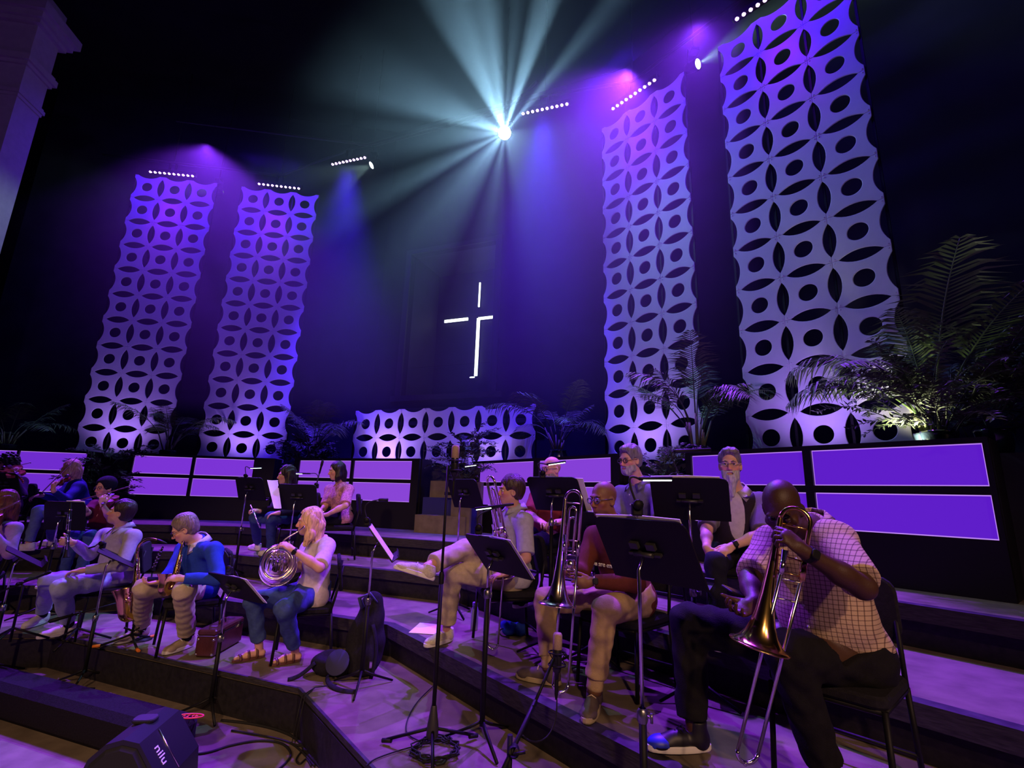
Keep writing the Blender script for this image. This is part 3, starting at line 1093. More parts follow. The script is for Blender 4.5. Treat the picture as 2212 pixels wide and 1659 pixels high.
# ------------------------------------------------------------------ figures: smooth fields meshed into one surface
def seg_sd(P, a, b, r1, r2):
    ab = b - a
    L2 = float(ab @ ab) + 1e-12
    t = np.clip(((P[0] - a[0]) * ab[0] + (P[1] - a[1]) * ab[1] + (P[2] - a[2]) * ab[2]) / L2, 0, 1)
    dx, dy, dz = P[0] - a[0] - t * ab[0], P[1] - a[1] - t * ab[1], P[2] - a[2] - t * ab[2]
    return np.sqrt(dx * dx + dy * dy + dz * dz) - (r1 + t * (r2 - r1))


def ell_sd(P, c, A, r):
    q = [P[i] - c[i] for i in range(3)]
    k0 = k1 = 0
    for j in range(3):
        u = q[0] * A[j][0] + q[1] * A[j][1] + q[2] * A[j][2]
        k0 = k0 + (u / r[j]) ** 2
        k1 = k1 + (u / (r[j] * r[j])) ** 2
    k0 = np.sqrt(k0)
    return k0 * (k0 - 1) / (np.sqrt(k1) + 1e-6)


class Field:
    def __init__(s, lo, hi, h):
        s.lo, s.h = np.array(lo, np.float32), h
        s.n = np.ceil((np.array(hi) - s.lo) / h).astype(int) + 1
        s.d = np.full(tuple(s.n), 0.5, np.float32)

    def win(s, lo, hi):
        a = np.clip(np.floor((np.array(lo) - s.lo) / s.h).astype(int), 0, s.n - 1)
        b = np.clip(np.ceil((np.array(hi) - s.lo) / s.h).astype(int) + 1, 1, s.n)
        if np.any(b <= a):
            return None, None
        sl = tuple(slice(x, y) for x, y in zip(a, b))
        g = [(s.lo[i] + s.h * np.arange(a[i], b[i])).astype(np.float32) for i in range(3)]
        return sl, (g[0][:, None, None], g[1][None, :, None], g[2][None, None, :])

    def put(s, sl, v, k, sub=False):
        d = s.d[sl]
        if sub:
            v = -v
            h = np.clip(0.5 + 0.5 * (v - d) / k, 0, 1)
            s.d[sl] = d * (1 - h) + v * h + k * h * (1 - h)
        else:
            h = np.clip(0.5 + 0.5 * (d - v) / k, 0, 1)
            s.d[sl] = d * (1 - h) + v * h - k * h * (1 - h)

    def seg(s, a, b, r1, r2, k=.02, sub=False):
        a, b = np.array(a, np.float32), np.array(b, np.float32)
        m = max(r1, r2) + k + 3 * s.h
        sl, P = s.win(np.minimum(a, b) - m, np.maximum(a, b) + m)
        if sl:
            s.put(sl, seg_sd(P, a, b, r1, r2), k, sub)

    def ell(s, c, A, r, k=.02, sub=False):
        c = np.array(c, np.float32)
        A = np.array([list(x) for x in A], np.float32)
        m = max(r) + k + 3 * s.h
        sl, P = s.win(c - m, c + m)
        if sl:
            s.put(sl, ell_sd(P, c, A, r), k, sub)

    def cut(s, c, n, rad):
        """cut away everything on the +n side of the plane through c, within rad of c"""
        c, n = np.array(c, np.float32), np.array(Vector(n).normalized(), np.float32)
        sl, P = s.win(c - rad, c + rad)
        if sl:
            pl = (P[0] - c[0]) * n[0] + (P[1] - c[1]) * n[1] + (P[2] - c[2]) * n[2]
            rr = np.sqrt((P[0] - c[0]) ** 2 + (P[1] - c[1]) ** 2 + (P[2] - c[2]) ** 2)
            s.d[sl] = np.where(rr < rad, np.maximum(s.d[sl], pl), s.d[sl])

    def ripple(s, amp, f, seed=0, dirs=None):
        rn = np.random.RandomState(seed)
        sl, P = s.win(s.lo, s.lo + s.h * s.n)
        w = 0
        for i in range(4):
            v = rn.normal(size=3)
            if dirs is not None:
                v = np.array(dirs) * (1 + .5 * rn.rand()) + .35 * rn.normal(size=3)
            v = v / np.linalg.norm(v) * f * (0.7 + .8 * rn.rand())
            w = w + np.sin(P[0] * v[0] + P[1] * v[1] + P[2] * v[2] + rn.rand() * 6)
        s.d += (amp * w / 2).astype(np.float32)

    def surface(s):
        d = s.d
        ins = d < 0
        nx, ny, nz = d.shape
        cnt = np.zeros((nx - 1, ny - 1, nz - 1), np.uint8)
        for i in (0, 1):
            for j in (0, 1):
                for k in (0, 1):
                    cnt += ins[i:nx - 1 + i, j:ny - 1 + j, k:nz - 1 + k]
        act = (cnt > 0) & (cnt < 8)
        cells = np.argwhere(act)
        ids = np.full(act.shape, -1, np.int32)
        ids[act] = np.arange(len(cells))
        vals = np.stack([d[cells[:, 0] + i, cells[:, 1] + j, cells[:, 2] + k] for i in (0, 1) for j in (0, 1) for k in (0, 1)], 1)
        offs = np.array([(i, j, k) for i in (0, 1) for j in (0, 1) for k in (0, 1)], np.float32)
        acc = np.zeros((len(cells), 3), np.float32)
        num = np.zeros(len(cells), np.float32)
        for a in range(8):
            for b in range(a + 1, 8):
                if abs(offs[a] - offs[b]).sum() == 1:
                    va, vb = vals[:, a], vals[:, b]
                    x = (va < 0) != (vb < 0)
                    t = np.where(x, va / np.where(x, va - vb, 1), 0)[:, None]
                    acc += np.where(x[:, None], offs[a] + (offs[b] - offs[a]) * t, 0)
                    num += x
        verts = s.lo + s.h * (cells + acc / num[:, None])
        quads = []
        for ax in range(3):
            o = [slice(None)] * 3
            lo_, hi_ = o[:], o[:]
            lo_[ax], hi_[ax] = slice(0, -1), slice(1, None)
            ch = ins[tuple(lo_)] != ins[tuple(hi_)]
            e = np.argwhere(ch)
            b, c = (ax + 1) % 3, (ax + 2) % 3
            e = e[(e[:, b] > 0) & (e[:, c] > 0) & (e[:, b] < d.shape[b] - 1) & (e[:, c] < d.shape[c] - 1)]
            st = ins[tuple(e.T)]
            q = []
            for db, dc in ((1, 1), (0, 1), (0, 0), (1, 0)):
                z = e.copy()
                z[:, b] -= db
                z[:, c] -= dc
                q.append(ids[tuple(z.T)])
            q = np.stack(q, 1)
            q[~st] = q[~st][:, ::-1]
            quads.append(q)
        return verts, np.concatenate(quads)


def field_obj(name, F, m, parent, org, colors=None, keep=None, **kw):
    v, q = F.surface()
    me = bpy.data.meshes.new(name)
    vv = (v - np.array(org, np.float32)).astype(np.float32)
    me.vertices.add(len(vv))
    me.vertices.foreach_set('co', vv.ravel())
    me.loops.add(q.size)
    me.loops.foreach_set('vertex_index', q.astype(np.int32).ravel())
    me.polygons.add(len(q))
    me.polygons.foreach_set('loop_start', np.arange(0, q.size, 4, dtype=np.int32))
    me.polygons.foreach_set('use_smooth', np.ones(len(q), bool))
    me.update(calc_edges=True)
    me.validate()
    if colors is not None:
        base, spots = colors
        c = np.ones((len(v), 4), np.float32)
        c[:, :3] = base
        for ctr, A, r, col, soft in spots:
            dd = ell_sd((v[:, 0], v[:, 1], v[:, 2]), np.array(ctr), np.array([list(x) for x in A]), r)
            w = np.clip(1 - dd / soft, 0, 1)[:, None] * (1 if len(col) == 3 else col[3])
            c[:, :3] = c[:, :3] * (1 - w) + np.array(col[:3]) * w
        at_ = me.color_attributes.new('Col', 'FLOAT_COLOR', 'POINT')
        at_.data.foreach_set('color', c.ravel())
    me.materials.append(m)
    o = bpy.data.objects.new(name, me)
    COL.objects.link(o)
    o.parent = parent
    for k_, v_ in kw.items():
        o[k_] = v_
    return o


SKIN = mat('skin', (.6, .4, .3), .5, attr='Col', noise=.05, nscale=40, bump=.12, bscale=220, spec=.35)
EYEW = mat('eye_white', (.75, .72, .70), .25)
IRIS = mat('iris', (.02, .012, .008), .15)
GLASSF = mat('spectacle_frame', (.006, .006, .008), .3)
LENSM = bpy.data.materials.new('spectacle_lens')
LENSM.use_nodes = True
_l = LENSM.node_tree
_l.nodes.clear()
_o = _l.nodes.new('ShaderNodeOutputMaterial')
_mx = _l.nodes.new('ShaderNodeMixShader')
_tr = _l.nodes.new('ShaderNodeBsdfTransparent')
_gl = _l.nodes.new('ShaderNodeBsdfGlossy')
_gl.inputs['Roughness'].default_value = .08
_mx.inputs[0].default_value = .10
_l.links.new(_tr.outputs[0], _mx.inputs[1])
_l.links.new(_gl.outputs[0], _mx.inputs[2])
_l.links.new(_mx.outputs[0], _o.inputs[0])


def cloth(name, c, rough=.85, noise=.10, nscale=35, bump=.35, bscale=260):
    return mat(name, s2l(c), rough, noise=noise, nscale=nscale, bump=bump, bscale=bscale, spec=.15)


def hairm(name, c):
    return mat(name, s2l(c), .45, noise=.45, nscale=60, bump=.9, bscale=90, spec=.45, stretch=(1, 1, .25))


def frame3(F, up=V(0, 0, 1)):
    F = Vector(F).normalized()
    Rr = F.cross(up).normalized()
    U = Rr.cross(F).normalized()
    return Rr, F, U


def npv(*a):
    return [np.array(x, np.float32) for x in a]


def hand_segs(wr, d, pn, side, curl, scale=1.0, spread=.0075, thumb=35):
    """finger chains: wr wrist, d direction of the fingers, pn the way the palm faces, side = +1 thumb towards d x pn"""
    d, pn = Vector(d).normalized(), Vector(pn)
    pn = (pn - d * pn.dot(d)).normalized()
    ac = d.cross(pn) * side
    out = []
    s = scale
    for i, (u, L, r) in enumerate(((.030, .074, .0088), (.0105, .083, .0090), (-.0095, .077, .0087), (-.029, .060, .0078))):
        b = wr + d * (.088 - .004 * abs(i - 1)) * s + ac * u * s
        a0 = 0.0
        p = b
        dirv = (d + ac * (.09 * (1.5 - i))).normalized()
        for j, fr in enumerate((.45, .32, .25)):
            a0 += R(curl) * (1.0 if j < 2 else .7) * (.75 if j == 0 else 1)
            q = p + (dirv * math.cos(a0) + pn * math.sin(a0)) * L * fr * s
            out.append((p, q, r * s * (1 - .08 * j), r * s * (.94 - .1 * j)))
            p = q
    b = wr + d * .030 * s + ac * .030 * s
    t1 = (d * math.cos(R(thumb)) + ac * math.sin(R(thumb)) * .9 + pn * .35).normalized()
    q = b + t1 * .042 * s
    out.append((b, q, .0125 * s, .0105 * s))
    t2 = (t1 + pn * R(curl) * .6 + d * .3).normalized()
    q2 = q + t2 * .032 * s
    out.append((q, q2, .0105 * s, .0095 * s))
    out.append((q2, q2 + (t2 + pn * .2).normalized() * .022 * s, .0095 * s, .008 * s))
    return out, ac, d, pn


def person(label, J, zf, look, h=.0075):
    """J: joints in world space; look: style"""
    g = look.get('girth', 1.0)
    sk = look['skin']
    pel, neck, head = J['pel'], J['neck'], J['head']
    org = V(pel.x, pel.y, zf)
    root = thing('person', label, 'person', org, 0, look.get('group', 'musicians seated on the stage'))
    U = (neck - pel).normalized()
    sd = (J['shR'] - J['shL'])
    Rr = (sd - U * sd.dot(U)).normalized()
    Fw = U.cross(Rr)
    TL = (neck - pel).length
    A = (Rr, Fw, U)
    pts = [J[k] for k in J if isinstance(J[k], Vector) and k not in ('face', 'hdL', 'hdR', 'pnL', 'pnR', 'toeL', 'toeR')]
    hR, hF, hU = frame3(J['face'], look.get('headup', V(0, 0, 1)))
    hA = (hR, hF, hU)
    hs = look.get('hs', .96)

    def hp(x, y, z):
        return head + (hR * x + hF * y + hU * z) * hs

    lo = np.min([list(p) for p in pts], 0) - .22
    hi = np.max([list(p) for p in pts], 0) + .22
    lo[2] = max(lo[2], zf - .03)
    # ---------------- torso description shared by body and shirt
    belly = look.get('belly', 0.0)
    wsh = look.get('wide', 1.0)

    def torso(F, x):
        F.ell(pel + U * .02, A, (.170 * g + x, .125 * g + x, .13 + x), .05)
        F.ell(pel + U * .30 * TL + Fw * (.01 + belly * .55), A, (.148 * g + belly * .3 + x, .108 * g + belly * .55 + x, .17 * TL / .5 + x), .06)
        F.ell(pel + U * .66 * TL + Fw * .012, A, (.158 * g * wsh + x, .112 * g + x, .19 * TL / .5 + x), .06)
        if look.get('bust'):
            for sx in (-1, 1):
                F.ell(pel + U * .60 * TL + Fw * .085 * g + Rr * sx * .075, A, (.068 + x, .062 + x, .068 + x), .05)
        for s_ in ('L', 'R'):
            F.seg(neck - U * .07 + (J['sh' + s_] - neck) * .25, J['sh' + s_], .062 * g + x, .060 * g + x, .05)
        F.seg(neck - U * .06, neck + U * .0, .075 + x, .062 + x * .5, .05)

    def arms(F, x, upto):
        """upto: 1 = whole arm, .5 = to the elbow"""
        for s_ in ('L', 'R'):
            sh, el, wr = J['sh' + s_], J['el' + s_], J['wr' + s_]
            ag = look.get('armg', 1.0)
            if upto <= .5:
                F.seg(sh, sh.lerp(el, upto * 2), .058 * ag + x, (.050 if upto < .5 else .046) * ag + x * 1.25, .03)
            else:
                F.seg(sh, el, .058 * ag + x, .044 * ag + x, .03)
                F.seg(el, el.lerp(wr, (upto - .5) * 2), .043 * ag + x, .030 * ag + x * .9, .02)

    def legs(F, x, cuff=1.0, flare=0.0):
        lg = look.get('legg', 1.0) * (.5 + .5 * g)
        for s_ in ('L', 'R'):
            hp_, kn, an = J['hip' + s_], J['kn' + s_], J['an' + s_]
            F.seg(hp_, kn, .086 * lg + x, .058 * lg + x, .04)
            F.seg(kn, kn.lerp(an, cuff), .057 * lg + x * .9, (.040 + .012 * (1 - cuff)) * lg + x + flare, .03)

    # ---------------- body (one continuous surface)
    F = Field(lo, hi, h)
    torso(F, 0)
    for s_ in ('L', 'R'):
        sh, el, wr = J['sh' + s_], J['el' + s_], J['wr' + s_]
        ag = look.get('armg', 1.0)
        F.seg(sh, el, .053 * ag, .039 * ag, .03)
        F.seg(el, el.lerp(wr, .4), .040 * ag, .038 * ag, .02)
        F.seg(el.lerp(wr, .35), wr, .038 * ag, .025 * (.5 + .5 * ag), .02)
        F.seg(J['hip' + s_], J['kn' + s_], .084 * g, .053, .04)
        F.seg(J['kn' + s_], J['an' + s_].lerp(J['kn' + s_], .6), .052, .052, .02)
        F.seg(J['an' + s_].lerp(J['kn' + s_], .62), J['an' + s_], .050, .033, .02)
        toe = J['toe' + s_]
        an = J['an' + s_]
        td = (toe - an)
        td.z = 0
        dz = V(0, 0, -1) if 'sole' + s_ not in J else Vector(J['sole' + s_]).normalized()
        tdl = (toe - an)
        fdn = (tdl - dz * tdl.dot(dz)).normalized()
        F.seg(an - fdn * .028 + dz * .048, an + fdn * .09 + dz * .044, .031, .029, .02)
        F.seg(an + fdn * .08 + dz * .050, an + fdn * .180 + dz * .062, .029, .017, .02)
        # hand
        hd = J.get('hd' + s_, (wr - el).normalized())
        pn = J.get('pn' + s_, V(0, 0, -1))
        sg = J.get('ts' + s_, 1 if s_ == 'R' else -1)
        segs, ac, hd, pn = hand_segs(wr, hd, pn, sg, look.get('curl' + s_, 30), look.get('hand', 1.0))
        F.ell(wr + hd * .050, (ac, hd, pn), (.040, .056, .0165), .012)
        F.seg(wr - hd * .01, wr + hd * .03, .024, .026, .012)
        for a, b, r1, r2 in segs:
            F.seg(a, b, r1, r2, .0035)
    # head
    F.seg(neck - U * .03, hp(0, -.012, -.06), .058 * look.get('neckg', 1), .055 * look.get('neckg', 1), .025)
    F.ell(hp(0, -.012, .035), hA, (.076 * hs, .098 * hs, .092 * hs), .02)
    F.ell(hp(0, .030, -.045), hA, (.062 * hs, .066 * hs, .072 * hs), .03)
    F.ell(hp(0, .058, -.098), hA, (.030 * hs, .028 * hs, .022 * hs), .025)
    for sx in (-1, 1):
        F.ell(hp(sx * .042, .062, -.022), hA, (.026 * hs, .024 * hs, .022 * hs), .02)
        F.ell(hp(sx * .077, -.004, -.012), (hR * .97 + hF * .2 * sx, hF, hU), (.010, .021, .032), .006)
        F.ell(hp(sx * .081, .002, -.010), hA, (.006, .010, .018), .004, sub=True)
        F.ell(hp(sx * .032, .098, .006), hA, (.019, .018, .012), .014, sub=True)
    F.ell(hp(0, .084, .030), hA, (.052 * hs, .014, .011), .014)
    F.seg(hp(0, .094, .008), hp(0, .112, -.030), .0095, .0130, .010)
    F.ell(hp(-.013, .100, -.036), hA, (.010, .011, .008), .006)
    F.ell(hp(.013, .100, -.036), hA, (.010, .011, .008), .006)
    F.ell(hp(0, .091, -.062), hA, (.025, .012, .0065), .006)
    F.ell(hp(0, .089, -.073), hA, (.021, .012, .0070), .006)
    F.ell(hp(0, .105, -.0675), hA, (.022, .010, .0016), .003, sub=True)
    lip = tuple(np.array(sk) * np.array((.84, .60, .58)))
    spots = [(hp(0, .098, -.066), hA, (.022, .014, .010), lip, .006)]
    cheek = tuple(np.array(sk) * np.array((1.03, .80, .78)))
    spots.insert(0, (hp(0, .105, -.03), hA, (.014, .02, .016), cheek, .02))
    for sx in (-1, 1):
        spots.insert(0, (hp(sx * .045, .07, -.03), hA, (.02, .02, .018), cheek, .025))
    hc = look.get('hair_color', (.05, .04, .035))
    hcl = s2l(hc)
    if look.get('stubble'):
        dk_ = tuple(np.array(sk) * .55 + np.array(hcl) * .25)
        spots.insert(0, (hp(0, .06, -.095), hA, (.062, .055, .040), (*dk_, look['stubble']), .012))
    if look.get('scalp'):
        spots.insert(0, (hp(0, -.03, .05), hA, (.085, .09, .085), (*(np.array(sk) * .6 + np.array(hcl) * .3), look['scalp']), .02))
    field_obj('body', F, SKIN, root, org, (sk, spots))

    # ---------------- eyes, brows
    for sx in (-1, 1):
        c = hp(sx * .032, .0795, .005) - org
        e = MB().ball(c, .0125 * hs, 10).build('eye', EYEW, root)
        gz = look.get('gaze', V(0, 0, 0))
        dv = (hF + Vector(gz)).normalized()
        MB().lathe([(.0058, .0105 * hs), (.004, .0126 * hs), (0, .0129 * hs)], c, dv, 10).build('iris', IRIS, e)
        lid = look.get('lid', .35)
        MB().ball(c + hF * .001 + hU * (.0135 - .012 * lid), (.0145, .0145, .009), 10, Matrix((hR, hF, hU)).transposed()).build('eyelid', mat('eyelid_%s' % look['id'], tuple(np.array(sk) * .8), .5), e)
        b = [hp(sx * x, y, z) - org for x, y, z in ((.014, .098, .024), (.030, .095, .031), (.048, .082, .025))]
        MB().tube(b, [.004, .005, .0025], 6, flat=(1, .7)).build('eyebrow', hairm('brow_' + look['id'], look.get('brow', hc)), root)

    # ---------------- clothes
    sc = look.get('shirt')
    x = .013
    if sc:
        F = Field(lo, hi, max(h, .0085))
        torso(F, x)
        if look.get('hem', True):
            F.seg(pel + Rr * .10 - U * .02 + Fw * .02, pel - Rr * .10 - U * .02 + Fw * .02, .115 * g, .115 * g, .05)
        up = {'short': .36, 'half': .45, 'long': .985}[look.get('sleeve', 'short')]
        arms(F, x + (.003 if up < .6 else 0), up)
        F.ripple(look.get('fold', .003), 42, sum(map(ord, look['id'])))
        for s_ in ('L', 'R'):
            sh, el, wr = J['sh' + s_], J['el' + s_], J['wr' + s_]
            if up < .6:
                c = sh.lerp(el, up * 2)
                F.cut(c, el - sh, .11)
            else:
                F.cut(el.lerp(wr, .95), wr - el, .06)
        F.seg(neck + U * .012 + Fw * .022, head, .064, .075, .006, sub=True)
        F.cut(neck + U * .05 - Fw * .02, (U * 1 + Fw * .30), .12)
        F.cut(pel - U * look.get('hemlen', .095), -U, .36)
        so = field_obj('shirt', F, sc, root, org)
        if look.get('collar'):
            mb = MB()
            cm = look.get('collar_mat', sc)
            for sx in (-1, 1):
                p0 = neck - Fw * .068 + U * .066
                p1 = neck + Rr * sx * .074 + U * .052
                p2 = neck + Fw * .088 + Rr * sx * .012 + U * .010
                q0, q1 = neck - Fw * .104 + U * .018, neck + Rr * sx * .112 + U * .010
                q2 = neck + Fw * .135 + Rr * sx * .070 - U * .052
                mid0, midq = neck + (Rr * sx - Fw) * .056 + U * .062, neck + (Rr * sx - Fw) * .082 + U * .014
                ring = [p0, mid0, p1, p1.lerp(p2, .5) + Rr * sx * .014 + Fw * .012, p2]
                low = [q0, midq, q1, q1.lerp(q2, .5) + Rr * sx * .010 + Fw * .012, q2]
                vs = [v - org for v in ring + low] + [v - org + (v - neck).normalized() * .005 for v in ring + low]
                fs = []
                for i in range(4):
                    f1 = (i, i + 1, 5 + i + 1, 5 + i)
                    fs += [f1, tuple(10 + k for k in f1[::-1])]
                    fs += [(i + 1, i, 10 + i, 11 + i), (5 + i, 6 + i, 16 + i, 15 + i)]
                fs += [(0, 5, 15, 10), (9, 4, 14, 19)]
                mb.add(vs, fs, True)
            mb.build('collar', cm, root)
        if look.get('buttons'):
            for i in range(5):
                p = pel + U * TL * (.86 - .17 * i)
                y = .128 * g + x + belly * (.9 if i > 1 else .3)
                MB().lathe([(.0, .004), (.006, .004), (.0065, 0)], p + Fw * y - org, Fw, 8).build('button', mat('button_white', (.7, .7, .68), .4), so)
        look['shirt_obj'] = so
    if look.get('vest'):
        F = Field(lo, hi, max(h, .0085))
        F.ell(pel + U * .02, A, (.170 * g + .022, .125 * g + .022, .13 + .02), .05)
        F.ell(pel + U * .30 * TL + Fw * (.01 + belly * .55), A, (.148 * g + .022, .108 * g + belly * .55 + .022, .17 + .02), .06)
        F.ell(pel + U * .66 * TL + Fw * .012, A, (.158 * g + .016, .112 * g + .022, .19 + .02), .06)
        for s_ in ('L', 'R'):
            F.seg(neck - U * .07 + (J['sh' + s_] - neck) * .42, neck - U * .05 + (J['sh' + s_] - neck) * .66, .062 * g + .022, .056 * g + .022, .03)
            F.cut(J['sh' + s_] - (J['sh' + s_] - neck) * .22, (J['sh' + s_] - neck), .16)
        F.ell(neck - U * .13 + Fw * .16, A, (.055, .10, .20), .012, sub=True)
        F.cut(neck + U * .0, U + Fw * .2, .14)
        F.cut(pel - U * .06, -U, .33)
        field_obj('vest', F, look['vest'], root, org)
        F = Field(lo, hi, max(h, .0085))
        F.ell(pel + U * .30 * TL + Fw * (.01 + belly * .55), A, (.148 * g + .016, .108 * g + belly * .55 + .0175, .17 + .016), .06)
        F.ell(pel + U * .66 * TL + Fw * .012, A, (.158 * g + .012, .112 * g + .0175, .19 + .012), .06)
        sl, P = F.win(F.lo, F.lo + F.h * F.n)
        F.d = np.maximum(F.d, ell_sd(P, np.array(list(neck - U * .16 + Fw * .16), np.float32), np.array([list(q) for q in A], np.float32), (.066, .12, .22)))
        field_obj('shirt_front', F, cloth('pale_collar', (.72, .69, .70)), root, org)
    pm = look.get('pants')
    if pm:
        F = Field(lo, hi, max(h, .0085))
        F.ell(pel + U * .0, A, (.172 * g + .022, .128 * g + .022, .142), .05)
        F.ell(pel + U * .09 + Fw * belly * .5, A, (.155 * g + .008, .118 * g + belly * .45 + .006, .12), .05)
        F.seg(J['hipL'], J['hipR'], .108 * g, .108 * g, .05)
        cf = look.get('cuff', .93)
        legs(F, look.get('loose', .014), cf, look.get('flare', .0))
        F.ripple(.0040, 62, 3 + sum(map(ord, look['id'])))
        for s_ in ('L', 'R'):
            kn, an = J['kn' + s_], J['an' + s_]
            F.cut(kn.lerp(an, cf - .02), an - kn, .085)
        F.cut(pel + U * .085, U, .3)
        field_obj('trousers', F, pm, root, org)
        if look.get('jogger'):
            for s_ in ('L', 'R'):
                kn, an = J['kn' + s_], J['an' + s_]
                MB().lathe([(.040, 0), (.050, .008), (.049, .02), (.050, .03), (.049, .045), (.050, .06), (.052, .07), (.046, .078)],
                           kn.lerp(an, cf - .01) - org + (an - kn).normalized() * .065, kn - an, 16).build('trouser_cuff', pm, root)
    # ---------------- socks and shoes
    for s_ in ('L', 'R'):
        kn, an, toe = J['kn' + s_], J['an' + s_], J['toe' + s_]
        tdl = toe - an
        L = tdl.length
        dz = V(0, 0, -1) if 'sole' + s_ not in J else Vector(J['sole' + s_]).normalized()
        fd = (tdl - dz * tdl.dot(dz)).normalized()
        sr = dz.cross(fd)
        if look.get('sock'):
            MB().tube([kn.lerp(an, .80) - org, kn.lerp(an, .92) - org, an - org + dz * .005], [.046, .044, .044], 12).build('sock', look['sock'], root)
        sty = look.get('shoe_style', 'sneaker')
        sm = look.get('shoe')
        if sty == 'none':
            continue
        base = an + dz * .082
        SA = (sr, fd, -dz)
        if sty == 'sandal':
            mb = MB()
            n = 14
            outl = []
            for i in range(n * 2):
                q = 2 * math.pi * i / (2 * n)
                w = .044 - .010 * math.cos(q) * -1
                outl.append(base + fd * (.075 + .135 * math.cos(q)) + sr * (w * math.sin(q)))
            vs = [v - org + dz * .004 for v in outl] + [v - org - dz * .014 for v in outl]
            m_ = len(outl)
            mb.add(vs, [tuple(range(m_)), tuple(range(m_, 2 * m_))[::-1]] + [(i, m_ + i, m_ + (i + 1) % m_, (i + 1) % m_) for i in range(m_)])
            so = mb.build('sandal', sm, root)
            for yy, hh, ww in ((.15, .040, .047), (.085, .062, .043), (.02, .085, .040)):
                pt = [base + fd * yy + sr * (ww * math.cos(R(180 * i / 10))) - dz * (hh * math.sin(R(180 * i / 10)) + .006) - org for i in range(11)]
                MB().tube(pt, .007, 6, flat=(1.6, .6)).build('strap', sm, so)
            continue
        hi_ = .03 if sty == 'high' else 0.0
        hs_ = max(.0055, min(h, .007))
        slo = np.min([list(base - fd * .09), list(base + fd * .25), list(an)], 0) - .10
        shi = np.max([list(base - fd * .09), list(base + fd * .25), list(an)], 0) + .10
        F = Field(slo, shi, hs_)
        up_ = -dz
        F.ell(base - fd * .030 + up_ * .045, SA, (.041, .052, .056), .02)
        F.ell(base + fd * .075 + up_ * .040, SA, (.042, .085, .046), .03)
        F.ell(base + fd * .160 + up_ * .028, SA, (.048, .070, .036), .02)
        F.seg(base - fd * .018 + up_ * .05, base - fd * .022 + up_ * (.092 + hi_), .046, .046, .02)
        F.cut(base - fd * .02 + up_ * (.100 + hi_) , up_ + fd * .0, .10)
        F.cut(base + up_ * .006, dz, .30)
        shoe = field_obj('shoe', F, sm, root, org)
        mb = MB()
        outl = []
        for i in range(26):
            q = 2 * math.pi * i / 26
            cx = math.cos(q)
            w = .047 + .007 * cx
            outl.append((.075 + .162 * cx, w * (abs(math.sin(q)) ** .8) * (1 if math.sin(q) >= 0 else -1)))
        st = .026 if sty != 'flatsole' else .018
        vs = []
        for zz, gx in ((.0, .97), (.008, 1.0), (st, 1.0), (st + .003, .96)):
            for fx, sx in outl:
                vs.append(base + fd * (.075 + (fx - .075) * gx) + sr * (sx * gx) + up_ * zz - org)
        fs = [tuple(range(26))[::-1], tuple(range(78, 104))]
        for k in range(3):
            fs += [(k * 26 + i, k * 26 + (i + 1) % 26, (k + 1) * 26 + (i + 1) % 26, (k + 1) * 26 + i) for i in range(26)]
        mb.add(vs, fs).build('sole', look.get('sole', mat('white_sole', (.65, .63, .60), .7)), shoe)
        lm = look.get('lace', PAPER)
        mb = MB()
        for i in range(5):
            yy = .075 + .018 * i - hi_ * .6
            zz = .092 - .0105 * i + hi_ * .5
            mb.tube([base + fd * (yy - .004) + sr * .026 + up_ * (zz - .016) - org, base + fd * yy + up_ * zz - org, base + fd * (yy - .004) - sr * .026 + up_ * (zz - .016) - org], .0036, 5)
        mb.build('laces', lm, shoe)
        if look.get('toecap'):
            F = Field(slo, shi, hs_)
            F.ell(base + fd * .160 + up_ * .028, SA, (.0495, .0715, .0375), .01)
            F.cut(base + up_ * .022, dz, .2)
            F.cut(base + fd * .135, -fd, .2)
            field_obj('toe_cap', F, look['toecap'], shoe, org)
            shoe.children[-1].parent = shoe

    # ---------------- hair, beard, spectacles
    st = look.get('hair')
    if st and st != 'bald':
        hm = hairm('hair_' + look['id'], hc)
        hx = look.get('hair_thick', .016)
        hlo = np.array(list(head)) - .36
        hhi = np.array(list(head)) + .26
        F = Field(hlo, hhi, max(.006, h * .85))
        F.ell(hp(0, -.022, .047), hA, (.078 * hs + hx * .7, .098 * hs + hx * .8, .090 * hs + hx), .02)
        if st == 'short' or st == 'crew':
            F.ell(hp(0, -.050, -.015), hA, (.074 * hs + hx * .5, .066, .075), .03)
        if st == 'quiff':
            F.ell(hp(0, -.050, -.015), hA, (.076, .066, .075), .03)
            F.ell(hp(-.01, .055, .105), hA, (.060, .050, .034), .03)
        if st == 'curly':
            F.ell(hp(0, -.045, .02), hA, (.105, .098, .11), .03)
        if st in ('bob', 'long', 'wavy'):
            dn = {'bob': -.13, 'long': -.24, 'wavy': -.20}[st]
            F.ell(hp(0, -.062, -.03), hA, (.086, .064, .105), .03)
            for sx in (-1, 1):
                F.seg(hp(sx * .074, -.012, .04), hp(sx * .082, -.012 + (.02 if st == 'bob' else .0), dn * .6), .032, .036, .03)
                F.seg(hp(sx * .080, -.015, dn * .55), hp(sx * .082, (.03 if st != 'long' else -.01), dn), .037, .020, .03)
            F.seg(hp(0, -.080, -.04), hp(0, -.085, dn), .070, .050, .03)
        if st == 'beanie':
            F.ell(hp(0, -.020, .055), hA, (.096, .116, .098), .02)
        amp = {'curly': .010, 'wavy': .006, 'long': .0045, 'beanie': .001}.get(st, .0028)
        F.ripple(amp, {'curly': 170, 'beanie': 60}.get(st, 120), 5, None if st == 'curly' else tuple(hR * 1 + hF * .25))
        # hairline: keep the face clear
        hl = look.get('hairline', .112)
        F.ell(hp(0, .150, hl - .135), hA, (.070 if st in ('bob', 'long', 'wavy', 'curly') else .098, .118, .125), .008, sub=True)
